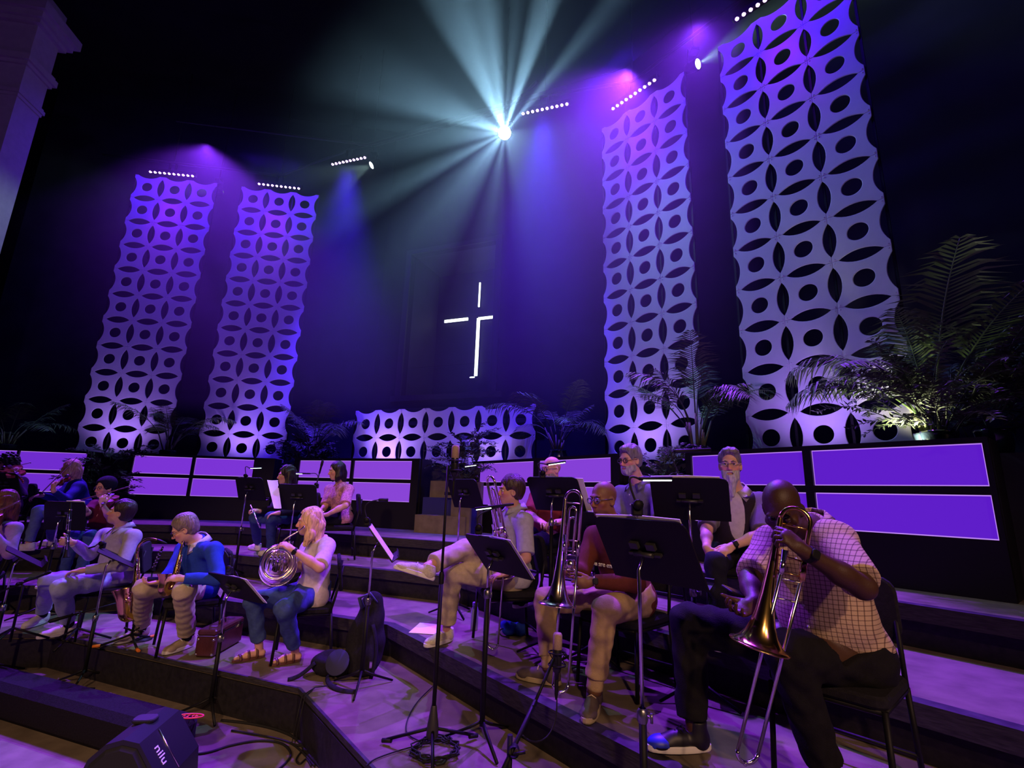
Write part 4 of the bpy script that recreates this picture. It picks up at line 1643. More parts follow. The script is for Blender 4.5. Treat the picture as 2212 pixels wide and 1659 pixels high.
        if st in ('short', 'crew', 'quiff'):
            for sx in (-1, 1):
                F.ell(hp(sx * .085, .030, -.045), hA, (.03, .048, .065), .01, sub=True)
            F.cut(hp(0, -.05, -.075), -hU, .16)
        if look.get('recede'):
            F.ell(hp(0, .05, .12), hA, (.06, .07, .06), .02, sub=True)
        field_obj('hair', F, look.get('hat', hm) if st == 'beanie' else hm, root, org)
    if look.get('beard'):
        L = look['beard']
        bm = hairm('beard_' + look['id'], look.get('beard_color', hc))
        F = Field(np.array(list(head)) - .32, np.array(list(head)) + .16, max(.006, h * .85))
        F.ell(hp(0, .034, -.060), hA, (.070 * hs, .070 * hs, .064 * hs), .02)
        F.ell(hp(0, .062, -.10), hA, (.046, .042, .034 + L * .1), .02)
        if L > .04:
            F.seg(hp(0, .062, -.10), hp(0, .078, -.10 - L), .052, .022, .03)
        F.seg(hp(-.028, .088, -.056), hp(.028, .088, -.056), .010, .010, .012)
        F.ripple(.003, 130, 8, tuple(hR))
        F.ell(hp(0, .08, .03), hA, (.10, .16, .072), .012, sub=True)
        F.ell(hp(0, .115, -.0685), hA, (.024, .034, .009), .006, sub=True)
        field_obj('beard', F, bm, root, org)
    if look.get('specs'):
        mb = MB()
        lm = MB()
        for sx in (-1, 1):
            c = hp(sx * .034, .110, .002)
            ring = []
            for i in range(16):
                q = 2 * math.pi * i / 16
                ring.append(c + hR * (.024 * math.cos(q) * (1.02)) + hU * (.017 * math.sin(q)) - hF * (.006 * abs(math.cos(q))) - org)
            mb.tube(ring, look.get('rim', .0022), 6, close=True)
            lm.add(ring, [tuple(range(16))])
            mb.tube([hp(sx * .058, .104, .006) - org, hp(sx * .079, .06, .008) - org, hp(sx * .083, -.01, .004) - org], .0022, 5)
        mb.tube([hp(-.011, .113, .004) - org, hp(0, .116, .008) - org, hp(.011, .113, .004) - org], .002, 5)
        so = mb.build('spectacles', look.get('spec_mat', GLASSF), root)
        lm.build('lens', LENSM, so)
    for s_ in ('L', 'R'):
        if look.get('watch' + s_):
            el, wr = J['el' + s_], J['wr' + s_]
            dv = (wr - el).normalized()
            c = el.lerp(wr, .93) - org
            wo = MB().lathe([(.030, -.011), (.033, -.008), (.033, .008), (.030, .011)], c, dv, 16).build('watch_strap', look['watch' + s_], root)
            out = Vector(look.get('watch_dir' + s_, (0, -1, 0)))
            out = (out - dv * out.dot(dv)).normalized()
            MB().rbox(V(0, 0, 0), (.034, .038, .012), .01).build('watch_case', BLACK, wo)
            cse = wo.children[0]
            xx = dv
            yy = out.cross(xx)
            cse.matrix_local = Matrix((( xx.x, yy.x, out.x, c.x + out.x * .035), (xx.y, yy.y, out.y, c.y + out.y * .035), (xx.z, yy.z, out.z, c.z + out.z * .035), (0, 0, 0, 1)))
            if look.get('watch_face'):
                MB().rbox(V(0, 0, .0065), (.027, .030, .001), .008).build('watch_face', look['watch_face'], wo)
                wo.children[1].matrix_local = cse.matrix_local
    return root, A, org


def joints(sp):
    """resolve a pose: vectors are taken as they are; tuples (px, py, parent, length, near) run along sight lines"""
    J = {}
    for k, v in sp.items():
        if isinstance(v, tuple) and len(v) == 5:
            J[k] = reach(J[v[2]], v[0], v[1], v[3], v[4])
        else:
            J[k] = v
    return J


# ------------------------------------------------------------------ the players
def stand(px, Y, z):
    p = at(px, 1075, Y)
    return V(p.x, p.y, z)


def floor_pt(px, py, z):
    return on(px, py, z)


def seat(px, Y, zf, face, h=.555):
    p = stand(px, Y, zf + h)
    f = Vector((face[0], face[1], 0)).normalized()
    r = V(f.y, -f.x, 0)
    return dict(pel=p, hipR=p + r * .095 + f * .05 - V(0, 0, .03), hipL=p - r * .095 + f * .05 - V(0, 0, .03)), f, r


def legs_down(J, f, zf, spread=.05, fwd=.42, back=.0):
    r = V(f.y, -f.x, 0)
    for s_, sg in (('L', -1), ('R', 1)):
        if 'kn' + s_ not in J:
            J['kn' + s_] = V(*(J['hip' + s_] + f * fwd + r * sg * spread).xy, zf + .50)
        if 'an' + s_ not in J:
            J['an' + s_] = V(*(J['kn' + s_] + f * (.03 - back)).xy, zf + .085)
        if 'toe' + s_ not in J:
            J['toe' + s_] = J['an' + s_] + f * .17 - V(0, 0, .06)


PEOPLE = {}


def add(idn, label, J, f, zf, look, h, chair_label):
    legs_down(J, f, zf)
    for s_ in ('L', 'R'):
        t = J['toe' + s_]
        if 'sole' + s_ not in J:
            J['an' + s_].z = max(J['an' + s_].z, zf + .083)
            d = V(*(t - J['an' + s_]).xy, 0)
            if d.length < .01:
                d = f.copy()
            J['toe' + s_] = J['an' + s_] + d.normalized() * .16 - V(0, 0, .055)
    look['id'] = idn
    root, A, org = person(label, J, zf, look, h)
    PEOPLE[idn] = dict(J=J, A=A, org=org, root=root)
    if chair_label:
        chair(chair_label, J['pel'], f, zf)


SK1 = s2l((0.80, 0.62, 0.54))
SK2 = s2l((0.76, 0.58, 0.49))
SKB = s2l((0.52, 0.36, 0.26))
SKD = s2l((0.27, 0.17, 0.12))
WHITESHOE = mat('white_shoe', s2l((0.86, 0.84, 0.84)), .6, noise=.05, nscale=30, bump=.2, bscale=150)
GREYSHOE = mat('grey_knit_shoe', s2l((0.66, 0.62, 0.60)), .8, noise=.15, nscale=60, bump=.4, bscale=200)
TANSHOE = mat('tan_leather_shoe', s2l((0.62, 0.55, 0.48)), .6, noise=.1, nscale=30)
DENIM = cloth('blue_denim', (0.24, 0.31, 0.50), noise=.18)
DENIMD = cloth('dark_denim', (0.10, 0.10, 0.15), noise=.2)
KHAKI = cloth('khaki_cotton', (0.68, 0.58, 0.44))
LTKHAKI = cloth('light_khaki', (0.72, 0.66, 0.56))
SOCKD = cloth('dark_sock', (0.10, 0.09, 0.12))

# --- trombonist in the brown top
J, f, r = seat(1352, 3.62, ZP[2], (-.72, -.70))
J.update(neck=at(1322, 1130, 3.52), head=at(1304, 1079, 3.45), face=V(-.80, -.56, -.12),
         shL=at(1362, 1160, 3.40), shR=at(1284, 1160, 3.66))
J.update(elL=reach(J['shL'], 1374, 1258, .30, True), elR=reach(J['shR'], 1256, 1236, .29, True))
J.update(wrL=reach(J['elL'], 1280, 1256, .25, True), wrR=reach(J['elR'], 1228, 1226, .20, True))
J.update(hdL=V(-1, -.12, -.12), pnL=V(-.05, 1, -.15), hdR=V(-.25, -.9, -.1), pnR=V(.95, -.25, 0))
J['knR'] = reach(J['hipR'], 1178, 1296, .46, True)
J['knL'] = reach(J['hipL'], 1308, 1318, .44, True)
J['anR'], J['toeR'] = on(1186, 1446, ZP[2] + .09), on(1112, 1464, ZP[2])
J['anL'], J['toeL'] = on(1283, 1495, ZP[2] + .09), on(1277, 1545, ZP[2])
BROWNTOP = cloth('rust_brown_knit', (0.37, 0.18, 0.15))
add('brown', 'bald man in rust-brown top with glasses holding an upright trombone', J, f, ZP[2],
    dict(skin=SKB, shirt=BROWNTOP, sleeve='long', pants=KHAKI, cuff=.84, jogger=True, loose=.020, girth=1.04, hair='bald', scalp=.55,
         hair_color=(.08, .06, .05), stubble=.8, specs=True, rim=.0028, spec_mat=mat('navy_frame', (.02, .02, .08), .3), curlL=48, curlR=62,
         shoe=mat('olive_grey_shoe', s2l((0.33, 0.28, 0.27)), .65, noise=.12, nscale=40), sole=mat('cream_sole', s2l((0.66, 0.60, 0.48)), .7),
         lace=mat('cream_lace', s2l((0.80, 0.72, 0.60)), .8), watchL=mat('cream_strap', s2l((.75, .68, .6)), .6), watch_dirL=(-.1, -1, .2),
         sock=mat('skin_sock', SKB, .6), lid=.6), .006,
    'black stacking chair under the trombonist in the rust-brown top')
# shirt text
A = PEOPLE['brown']['A']
JJ = PEOPLE['brown']['J']
Rr, Fw, Uu = A
tp = JJ['pel'] + Uu * .56 * (JJ['neck'] - JJ['pel']).length + Fw * .142 + Rr * .012 - PEOPLE['brown']['org'] - Uu * .02
WHITEPRINT = mat('white_print', (.8, .8, .78), .7)
M = Matrix(((-Rr.x, Uu.x, Fw.x, tp.x), (-Rr.y, Uu.y, Fw.y, tp.y), (-Rr.z, Uu.z, Fw.z, tp.z), (0, 0, 0, 1)))
text_mesh('chest_lettering', 'you are enough', .045, WHITEPRINT, PEOPLE['brown']['root'], M, .004, 'white lettering reading you are enough')

# --- crossed-leg trombonist
J, f, r = seat(1112, 4.38, ZP[2], (-.97, -.25))
J.update(neck=at(1112, 1102, 4.40), head=at(1103, 1061, 4.34), face=V(-.97, -.28, -.02),
         shL=at(1132, 1128, 4.22), shR=at(1085, 1122, 4.55))
J.update(elL=reach(J['shL'], 1136, 1206, .30, True), elR=reach(J['shR'], 1078, 1185, .28, True))
J.update(wrL=reach(J['elL'], 1092, 1238, .24, True), wrR=reach(J['elR'], 1050, 1185, .25, True))
J.update(hdL=V(-.9, -.3, -.2), pnL=V(0, .2, -1), hdR=V(-.8, -.5, .1), pnR=V(.3, -.9, 0))
J['knR'] = reach(J['hipR'], 1004, 1186, .46, True)
J['anR'] = reach(J['knR'], 922, 1224, .42, True)
J['toeR'] = reach(J['anR'], 862, 1240, .17, True)
J['soleR'] = V(-.25, -.25, -1)
J['knL'] = reach(J['hipL'], 980, 1236, .46, True)
J['anL'], J['toeL'] = on(964, 1362, ZP[2] + .09), on(915, 1402, ZP[2])
LTGREY = cloth('light_grey_shirt', (0.66, 0.66, 0.70))
add('cross', 'man in light grey short-sleeved shirt with crossed legs and a trombone', J, f, ZP[2],
    dict(skin=SK2, shirt=LTGREY, collar=True, buttons=True, sleeve='half', pants=LTKHAKI, cuff=.86, flare=.014, loose=.016, girth=1.06, belly=.02,
         hair='short', hair_color=(.22, .15, .11), hair_thick=.022, hairline=.098, shoe=mat('pale_mesh_shoe', s2l((0.74, 0.71, 0.64)), .8, noise=.15, nscale=70, bump=.4, bscale=160),
         curlL=30, curlR=55, lid=.5), .0065, 'black stacking chair under the crossed-leg trombonist')

# --- man in the plaid shirt
J, f, r = seat(1775, 2.52, ZP[2], (-.74, -.67))
J.update(neck=at(1748, 1138, 2.40), head=at(1690, 1098, 2.20), face=V(-.50, -.58, -.62), headup=V(-.45, -.45, .77),
         shL=at(1800, 1165, 2.26), shR=at(1668, 1178, 2.50))
J.update(elL=reach(J['shL'], 1864, 1268, .31, True), elR=reach(J['shR'], 1620, 1252, .29, True))
J.update(wrL=reach(J['elL'], 1738, 1192, .27, True), wrR=reach(J['elR'], 1628, 1300, .17, True))
J.update(hdL=V(-.72, .05, .62), pnL=V(-.5, .8, -.3), hdR=V(-.75, -.25, -.35), pnR=V(.2, -.3, .9))
J['knR'] = reach(J['hipR'], 1488, 1345, .52, False)
J['knL'] = reach(J['hipL'], 1700, 1412, .42, True)
J['anR'], J['toeR'] = on(1497, 1578, ZP[2] + .10), on(1420, 1628, ZP[2])
J['anL'] = V(*(J['knL'] + V(.17, .08, 0)).xy, ZP[2] + .09)
J['toeL'] = J['anL'] + V(-.10, -.13, -.06)
PLAID = mat('plaid_shirt', s2l((.72, .62, .50)), .85, bump=.3, bscale=200, spec=.15)
nt = PLAID.node_tree
tc = nt.nodes.new('ShaderNodeTexCoord')
mp = nt.nodes.new('ShaderNodeMapping')
mp.inputs['Rotation'].default_value = (0, 0, -math.atan2(f.y, f.x))
nt.links.new(tc.outputs['Object'], mp.inputs['Vector'])
sep = nt.nodes.new('ShaderNodeSeparateXYZ')
nt.links.new(mp.outputs['Vector'], sep.inputs[0])


def lines(sock, period, width):
    m1 = nt.nodes.new('ShaderNodeMath')
    m1.operation = 'PINGPONG'
    m1.inputs[1].default_value = period / 2
    nt.links.new(sock, m1.inputs[0])
    m2 = nt.nodes.new('ShaderNodeMath')
    m2.operation = 'LESS_THAN'
    m2.inputs[1].default_value = width
    nt.links.new(m1.outputs[0], m2.inputs[0])
    return m2.outputs[0]


mxs = []
for sck, per, wd in ((sep.outputs[2], .019, .0016), (sep.outputs[1], .019, .0016)):
    mxs.append(lines(sck, per, wd))
ad = nt.nodes.new('ShaderNodeMath')
ad.operation = 'ADD'
nt.links.new(mxs[0], ad.inputs[0])
nt.links.new(mxs[1], ad.inputs[1])
ml = nt.nodes.new('ShaderNodeMath')
ml.operation = 'MULTIPLY'
ml.use_clamp = True
ml.inputs[1].default_value = .75
nt.links.new(ad.outputs[0], ml.inputs[0])
mixc = nt.nodes.new('ShaderNodeMix')
mixc.data_type = 'RGBA'
mixc.inputs[6].default_value = (*s2l((.74, .64, .55)), 1)
mixc.inputs[7].default_value = (*s2l((.34, .25, .24)), 1)
nt.links.new(ml.outputs[0], mixc.inputs[0])
nt.links.new(mixc.outputs[2], nt.nodes['Principled BSDF'].inputs['Base Color'])
BLACKJEAN = cloth('black_jeans', (0.09, 0.085, 0.10), noise=.2)
add('plaid', 'bald man in plaid short-sleeved shirt, head bowed, with an upright trombone', J, f, ZP[2],
    dict(skin=SKD, shirt=PLAID, collar=True, buttons=True, sleeve='half', pants=BLACKJEAN, cuff=.90, loose=.022, girth=1.22, belly=.06, hemlen=.20, armg=1.12, legg=1.1,
         hair='bald', scalp=.4, hair_color=(.05, .04, .035), stubble=.5, curlL=65, curlR=45, shoe_style='high', fold=.004,
         shoe=mat('navy_black_shoe', s2l((0.07, 0.06, 0.10)), .5), toecap=mat('royal_blue_leather', s2l((0.14, 0.20, 0.72)), .45), lace=BLACKCLOTH,
         watchL=BLACK, watch_dirL=(-.2, -1, .3), watch_face=mat('watch_screen', (.3, .5, .5), .3, emit=(.35, .75, .75), estr=.5), lid=.9), .006,
    'black stacking chair under the man in the plaid shirt')

# --- bearded man in a vest
J, f, r = seat(1588, 3.95, ZP[3], (-.42, -.90))
J.update(neck=at(1588, 1062, 3.88), head=at(1577, 1005, 3.80), face=V(-.44, -.90, -.02),
         shL=at(1640, 1086, 3.84), shR=at(1540, 1086, 3.98))
J.update(elL=reach(J['shL'], 1646, 1154, .30, True), elR=reach(J['shR'], 1526, 1146, .29, True))
J.update(wrL=reach(J['elL'], 1581, 1180, .26, True), wrR=reach(J['elR'], 1527, 1184, .20, True))
J.update(hdL=V(-.85, -.25, -.38), pnL=V(.1, .6, -.8), hdR=V(.35, -.45, -.75), pnR=V(.6, .6, -.1))
GREYSH = cloth('grey_shirt', (0.42, 0.40, 0.42))
DKVEST = cloth('charcoal_vest', (0.16, 0.13, 0.16))
add('beard', 'man with a long grey beard in a dark vest, looking at the camera', J, f, ZP[3],
    dict(skin=SK1, shirt=GREYSH, collar=True, collar_mat=cloth('pale_collar', (.72, .69, .70)), sleeve='half', vest=DKVEST, pants=DENIMD, girth=1.06, belly=.03, armg=1.05,
         hair='quiff', hair_color=(.45, .42, .42), hair_thick=.012, beard=.13, beard_color=(.66, .64, .64), specs=True, rim=.0016, spec_mat=mat('wire_frame', (.3, .3, .3), .3, metal=.8),
         curlL=35, curlR=35, watchL=BLACK, watch_dirL=(-.1, -1, .4), shoe=BLACKCLOTH, brow=(.35, .32, .32)), .006,
    'black stacking chair under the man with the long grey beard')
# light shirt front seen under the vest
o = PEOPLE['beard']

# --- grey polo, bearded with dark glasses
J, f, r = seat(1395, 4.50, ZP[3], (-.80, -.60))
J.update(neck=at(1383, 1046, 4.45), head=at(1361, 994, 4.36), face=V(-.80, -.58, -.16),
         shL=at(1422, 1070, 4.28), shR=at(1342, 1068, 4.60))
J.update(elL=reach(J['shL'], 1428, 1128, .30, True), elR=reach(J['shR'], 1332, 1128, .29, True))
J.update(wrL=reach(J['elL'], 1372, 1150, .25, True), wrR=reach(J['elR'], 1330, 1155, .22, True))
GREYPOLO = cloth('grey_polo', (0.40, 0.40, 0.45))
add('polo', 'grey-haired man in a grey polo with black glasses and a trimmed beard', J, f, ZP[3],
    dict(skin=SK1, shirt=GREYPOLO, collar=True, buttons=True, sleeve='half', pants=DENIMD, girth=1.1, belly=.03, hair='quiff', hair_color=(.46, .44, .46), hair_thick=.018,
         beard=.022, beard_color=(.62, .60, .60), specs=True, rim=.0034, shoe=BLACKCLOTH, lid=.6), .0065, 'black stacking chair under the man in the grey polo')

# --- bald man in red
J, f, r = seat(1188, 5.05, ZP[3], (-.62, -.78))
J.update(neck=at(1200, 1054, 4.92), head=at(1191, 1014, 4.85), face=V(-.80, -.58, -.10),
         shL=at(1232, 1080, 4.85), shR=at(1160, 1074, 5.05))
J.update(elL=reach(J['shL'], 1240, 1125, .30, True), elR=reach(J['shR'], 1142, 1112, .29, True))
J.update(wrL=reach(J['elL'], 1205, 1128, .24, True), wrR=reach(J['elR'], 1165, 1125, .24, True))
REDSH = cloth('brick_red_shirt', (0.52, 0.22, 0.20))
add('red', 'bald man with glasses in a brick-red shirt behind a music stand', J, f, ZP[3],
    dict(skin=SK1, shirt=REDSH, sleeve='half', pants=DENIMD, girth=1.08, belly=.03, hair='bald', hair_color=(.4, .38, .38), specs=True, rim=.0028, shoe=BLACKCLOTH, beard=.015, beard_color=(.55, .5, .5)),
    .0075, 'black stacking chair under the bald man in red')

# --- horn player
J, f, r = seat(700, 4.88, ZP[1], (-.94, -.33))
J.update(neck=at(693, 1168, 4.82), head=at(668, 1128, 4.74), face=V(-.92, -.38, -.06),
         shL=at(706, 1180, 4.64), shR=at(668, 1182, 5.00))
J.update(elL=reach(J['shL'], 690, 1226, .29, True), elR=reach(J['shR'], 646, 1225, .27, True))
J.update(wrL=reach(J['elL'], 632, 1188, .24, True), wrR=reach(J['elR'], 622, 1232, .16, False))
J.update(hdL=V(-.80, -.1, .52), pnL=V(-.45, .3, -.8), hdR=V(-.9, .3, -.1), pnR=V(.2, 1, 0))
J['knL'] = reach(J['hipL'], 614, 1316, .45, True)
J['anL'], J['toeL'] = on(638, 1406, ZP[1] + .09), on(604, 1436, ZP[1])
J['knR'] = reach(J['hipR'], 548, 1298, .47, True)
J['anR'], J['toeR'] = on(560, 1398, ZP[1] + .09), on(500, 1432, ZP[1])
CREAM = cloth('cream_knit', (0.80, 0.74, 0.74))
add('horn', 'blonde woman in cream sweater and jeans playing the French horn', J, f, ZP[1],
    dict(skin=SK1, shirt=CREAM, sleeve='half', fold=.004, pants=DENIM, cuff=.86, girth=1.0, bust=True, wide=.92, hair='wavy', hair_color=(.84, .68, .54), hair_thick=.016, curlL=50, curlR=25,
         shoe_style='sandal', shoe=mat('brown_sandal', s2l((.36, .22, .17)), .5), watchL=BLACK, watch_dirL=(-.2, -1, .2), lid=.8, hs=.92, legg=1.08, armg=1.0), .006,
    'black stacking chair under the horn player')

# --- man in the blue sweater
J, f, r = seat(462, 5.02, ZP[1], (-.80, -.60))
J.update(neck=at(428, 1170, 4.86), head=at(399, 1143, 4.76), face=V(-.76, -.42, -.50), headup=V(-.35, -.2, .9),
         shL=at(462, 1190, 4.70), shR=at(398, 1186, 4.98))
J.update(elL=reach(J['shL'], 470, 1250, .30, True), elR=reach(J['shR'], 372, 1232, .29, True))
J.update(wrL=reach(J['elL'], 372, 1250, .26, True), wrR=reach(J['elR'], 348, 1256, .16, True))
J.update(hdL=V(-.98, -.05, .05), pnL=V(-.1, .5, -.8), hdR=V(-.6, -.5, -.1), pnR=V(.1, .2, 1))
J['knL'] = reach(J['hipL'], 396, 1276, .44, True)
J['anL'], J['toeL'] = on(404, 1378, ZP[1] + .09), on(358, 1415, ZP[1])
J['knR'] = reach(J['hipR'], 312, 1270, .47, True)
J['anR'], J['toeR'] = on(306, 1358, ZP[1] + .09), on(242, 1395, ZP[1])
BLUESW = cloth('royal_blue_sweater', (0.15, 0.26, 0.66))
add('sax', 'man in a royal blue sweater with glasses looking down at his phone', J, f, ZP[1],
    dict(skin=SK1, shirt=BLUESW, sleeve='long', collar=True, collar_mat=cloth('white_collar', (.78, .76, .80)), pants=LTKHAKI, cuff=.86, flare=.010, loose=.020, girth=1.06, belly=.02,
         hair='short', hair_color=(.46, .40, .38), hair_thick=.018, specs=True, rim=.0030, shoe=TANSHOE, curlL=30, curlR=40, sock=SOCKD, lid=.9), .0065,
    'black stacking chair under the man in the blue sweater')

# --- clarinet player
J, f, r = seat(286, 5.42, ZP[1], (-.90, -.43))
J.update(neck=at(266, 1142, 5.45), head=at(261, 1108, 5.38), face=V(-.88, -.40, .16), headup=V(.25, .1, .95),
         shL=at(286, 1160, 5.25), shR=at(228, 1156, 5.58))
J.update(elL=reach(J['shL'], 262, 1222, .30, True), elR=reach(J['shR'], 194, 1198, .30, True))
J.update(wrL=reach(J['elL'], 180, 1232, .27, True), wrR=reach(J['elR'], 158, 1172, .24, True))
J.update(hdL=V(-.9, -.2, -.1), pnL=V(0, 0, -1), hdR=V(-.8, -.5, .1), pnR=V(.2, .9, 0), tsR=-1)
J['knL'] = reach(J['hipL'], 132, 1270, .47, True)
J['anL'], J['toeL'] = on(150, 1350, ZP[1] + .09), on(106, 1378, ZP[1])
J['knR'] = reach(J['hipR'], 68, 1258, .50, True)
J['anR'], J['toeR'] = on(92, 1328, ZP[1] + .09), on(26, 1368, ZP[1])
QZIP = cloth('grey_quarter_zip', (0.64, 0.62, 0.68))
add('clar', 'man in grey quarter-zip pullover and pale jeans holding a clarinet upright', J, f, ZP[1],
    dict(skin=SK1, shirt=QZIP, sleeve='long', collar=True, pants=cloth('pale_jeans', (.64, .68, .76)), cuff=.86, loose=.018, girth=1.08, belly=.03, hair='short', hair_color=(.16, .11, .09), hair_thick=.020,
         stubble=.5, shoe=WHITESHOE, shoe_style='sneaker', curlL=30, curlR=60, sock=SOCKD), .0065, 'black stacking chair under the clarinet player')

# --- woman at the far left edge
J, f, r = seat(0, 5.75, ZP[1], (-.80, -.60))
J.update(neck=at(14, 1120, 5.70), head=at(6, 1086, 5.62), face=V(-.85, -.5, -.1), shL=at(30, 1142, 5.55), shR=at(-22, 1140, 5.85))
J.update(elL=reach(J['shL'], 20, 1195, .28, True), elR=reach(J['shR'], -60, 1170, .28, True))
J.update(wrL=reach(J['elL'], -20, 1150, .25, True), wrR=reach(J['elR'], -40, 1115, .25, True))
add('left', 'woman with reddish hair in a lilac top at the left edge', J, f, ZP[1],
    dict(skin=SK1, shirt=cloth('lilac_blouse', (.62, .48, .68)), sleeve='long', pants=DENIMD, bust=True, girth=.92, hair='long', hair_color=(.36, .16, .12), shoe=BLACKCLOTH), .0085,
    'black stacking chair under the woman at the left edge')

# --- violinist in maroon
J, f, r = seat(232, 6.60, ZP[2], (-.38, -.92))
J.update(neck=at(230, 1082, 6.56), head=at(227, 1054, 6.50), face=V(-.28, -.95, -.14), shL=at(254, 1094, 6.50), shR=at(206, 1092, 6.62))
J.update(elL=reach(J['shL'], 240, 1122, .28, True), elR=reach(J['shR'], 188, 1108, .27, True))
J.update(wrL=reach(J['elL'], 222, 1092, .22, True), wrR=reach(J['elR'], 168, 1084, .24, True))
J.update(hdL=V(-.1, -.2, 1), pnL=V(-.3, 1, .1), hdR=V(-.9, -.3, -.1), pnR=V(0, -.2, -1))
J['knL'] = reach(J['hipL'], 196, 1158, .45, True)
J['knR'] = reach(J['hipR'], 160, 1158, .45, True)
add('maroon', 'violinist in a maroon sweater and dark knit hat, facing the camera', J, f, ZP[2],
    dict(skin=SK1, shirt=cloth('maroon_sweater', (.34, .10, .16)), sleeve='half', pants=DENIM, girth=.92, hair='beanie', hat=cloth('dark_knit_hat', (.10, .08, .16), bump=.8), hair_color=(.12, .08, .08),
         shoe=GREYSHOE, specs=True, rim=.0016, curlL=50, curlR=45), .008, 'black stacking chair under the violinist in maroon')

# --- blonde violinist
J, f, r = seat(178, 7.30, ZP[3], (-.93, -.36))
J.update(neck=at(165, 1040, 7.26), head=at(152, 1014, 7.20), face=V(-.93, -.34, -.14), shL=at(170, 1052, 7.08), shR=at(150, 1052, 7.42))
J.update(elL=reach(J['shL'], 143, 1080, .28, True), elR=reach(J['shR'], 118, 1076, .28, True))
J.update(wrL=reach(J['elL'], 116, 1060, .24, True), wrR=reach(J['elR'], 90, 1070, .24, True))
J.update(hdL=V(-.4, 0, .9), pnL=V(.4, .7, 0), hdR=V(-.9, -.2, -.2), pnR=V(0, 0, -1))
J['knL'] = reach(J['hipL'], 108, 1104, .46, True)
J['knR'] = reach(J['hipR'], 84, 1104, .5, True)
J['anL'], J['toeL'] = on(112, 1166, ZP[3] + .09), on(76, 1178, ZP[3])
add('blonde', 'blonde violinist with glasses in a blue sweater, in profile', J, f, ZP[3],
    dict(skin=SK1, shirt=cloth('deep_blue_sweater', (.10, .14, .42)), sleeve='long', pants=cloth('light_denim', (.40, .48, .66)), girth=.98, bust=True, hair='bob', hair_color=(.78, .62, .50), shoe=WHITESHOE, specs=True, curlL=55, curlR=40), .008,
    'black stacking chair under the blonde violinist')

# --- dark-haired violinist, far left
J, f, r = seat(22, 6.90, ZP[3], (-.60, -.80))
J.update(neck=at(22, 1030, 6.86), head=at(13, 1001, 6.80), face=V(-.62, -.78, -.16), shL=at(46, 1042, 6.76), shR=at(-2, 1042, 6.98))
J.update(elL=reach(J['shL'], 46, 1070, .27, True), elR=reach(J['shR'], -24, 1060, .28, True))
J.update(wrL=reach(J['elL'], 28, 1030, .24, True), wrR=reach(J['elR'], 2, 1010, .25, True))
J.update(hdL=V(-.2, -.1, 1), pnL=V(.2, .9, 0))
add('dark', 'violinist with dark curly hair and glasses at the top left edge', J, f, ZP[3],
    dict(skin=SK2, shirt=cloth('plum_top', (.20, .10, .24)), sleeve='long', pants=DENIMD, girth=.95, hair='curly', hair_color=(.14, .09, .10), shoe=BLACKCLOTH, specs=True, curlL=50), .0085,
    'black stacking chair under the dark curly-haired violinist')

# --- woman with the flute
J, f, r = seat(652, 7.15, ZP[3], (-.86, -.50))
J.update(neck=at(632, 1060, 7.10), head=at(618, 1028, 7.02), face=V(-.76, -.64, -.05), shL=at(654, 1070, 6.95), shR=at(606, 1070, 7.25))
J.update(elL=reach(J['shL'], 640, 1105, .28, True), elR=reach(J['shR'], 590, 1100, .28, True))
J.update(wrL=reach(J['elL'], 602, 1108, .24, True), wrR=reach(J['elR'], 560, 1104, .24, True))
J.update(hdL=V(-.9, -.3, -.2), pnL=V(0, 0, -1), hdR=V(-.7, -.5, .2), pnR=V(.1, .2, -1))
J['knL'] = reach(J['hipL'], 586, 1118, .46, True)
J['anL'], J['toeL'] = on(585, 1188, ZP[3] + .09), on(560, 1200, ZP[3])
J['knR'] = reach(J['hipR'], 540, 1120, .50, True)
J['anR'], J['toeR'] = on(556, 1176, ZP[3] + .09), on(534, 1186, ZP[3])
add('flute', 'woman with long dark wavy hair and jeans, behind a music stand with white sheet', J, f, ZP[3],
    dict(skin=SK1, shirt=BLACKCLOTH, sleeve='long', pants=DENIM, cuff=.9, girth=1.0, bust=True, hair='wavy', hair_color=(.13, .08, .08), hair_thick=.026, shoe=WHITESHOE, curlL=30, curlR=55), .0075,
    'black stacking chair under the dark-haired woman with the flute')

# --- woman in the floral blouse
J, f, r = seat(742, 7.05, ZP[3], (-.93, -.36))
J.update(neck=at(737, 1047, 7.05), head=at(727, 1018, 6.98), face=V(-.80, -.60, -.14), shL=at(752, 1058, 6.88), shR=at(714, 1058, 7.18))
J.update(elL=reach(J['shL'], 746, 1092, .28, True), elR=reach(J['shR'], 702, 1094, .28, True))
J.update(wrL=reach(J['elL'], 706, 1112, .25, True), wrR=reach(J['elR'], 690, 1112, .2, True))
J.update(hdL=V(-.95, -.1, -.1), pnL=V(0, 0, -1), hdR=V(-.8, -.5, -.1), pnR=V(0, 0, -1))
FLORAL = mat('floral_blouse', s2l((.72, .50, .56)), .8, noise=.45, nscale=55, bump=.2, bscale=200, spec=.15)
add('floral', 'woman with a dark bob in a pink patterned blouse, seated in profile', J, f, ZP[3],
    dict(skin=SK1, shirt=FLORAL, sleeve='half', pants=DENIMD, girth=.98, bust=True, hair='bob', hair_color=(.10, .06, .07), hair_thick=.014, shoe=BLACKCLOTH, lid=.75, curlL=20, curlR=20, fold=.004), .0075,
    'black stacking chair under the woman in the patterned blouse')


# ------------------------------------------------------------------ instruments
def basis(u, side):
    u = Vector(u).normalized()
    s = Vector(side)
    s = (s - u * s.dot(u)).normalized()
    return u, s, u.cross(s)


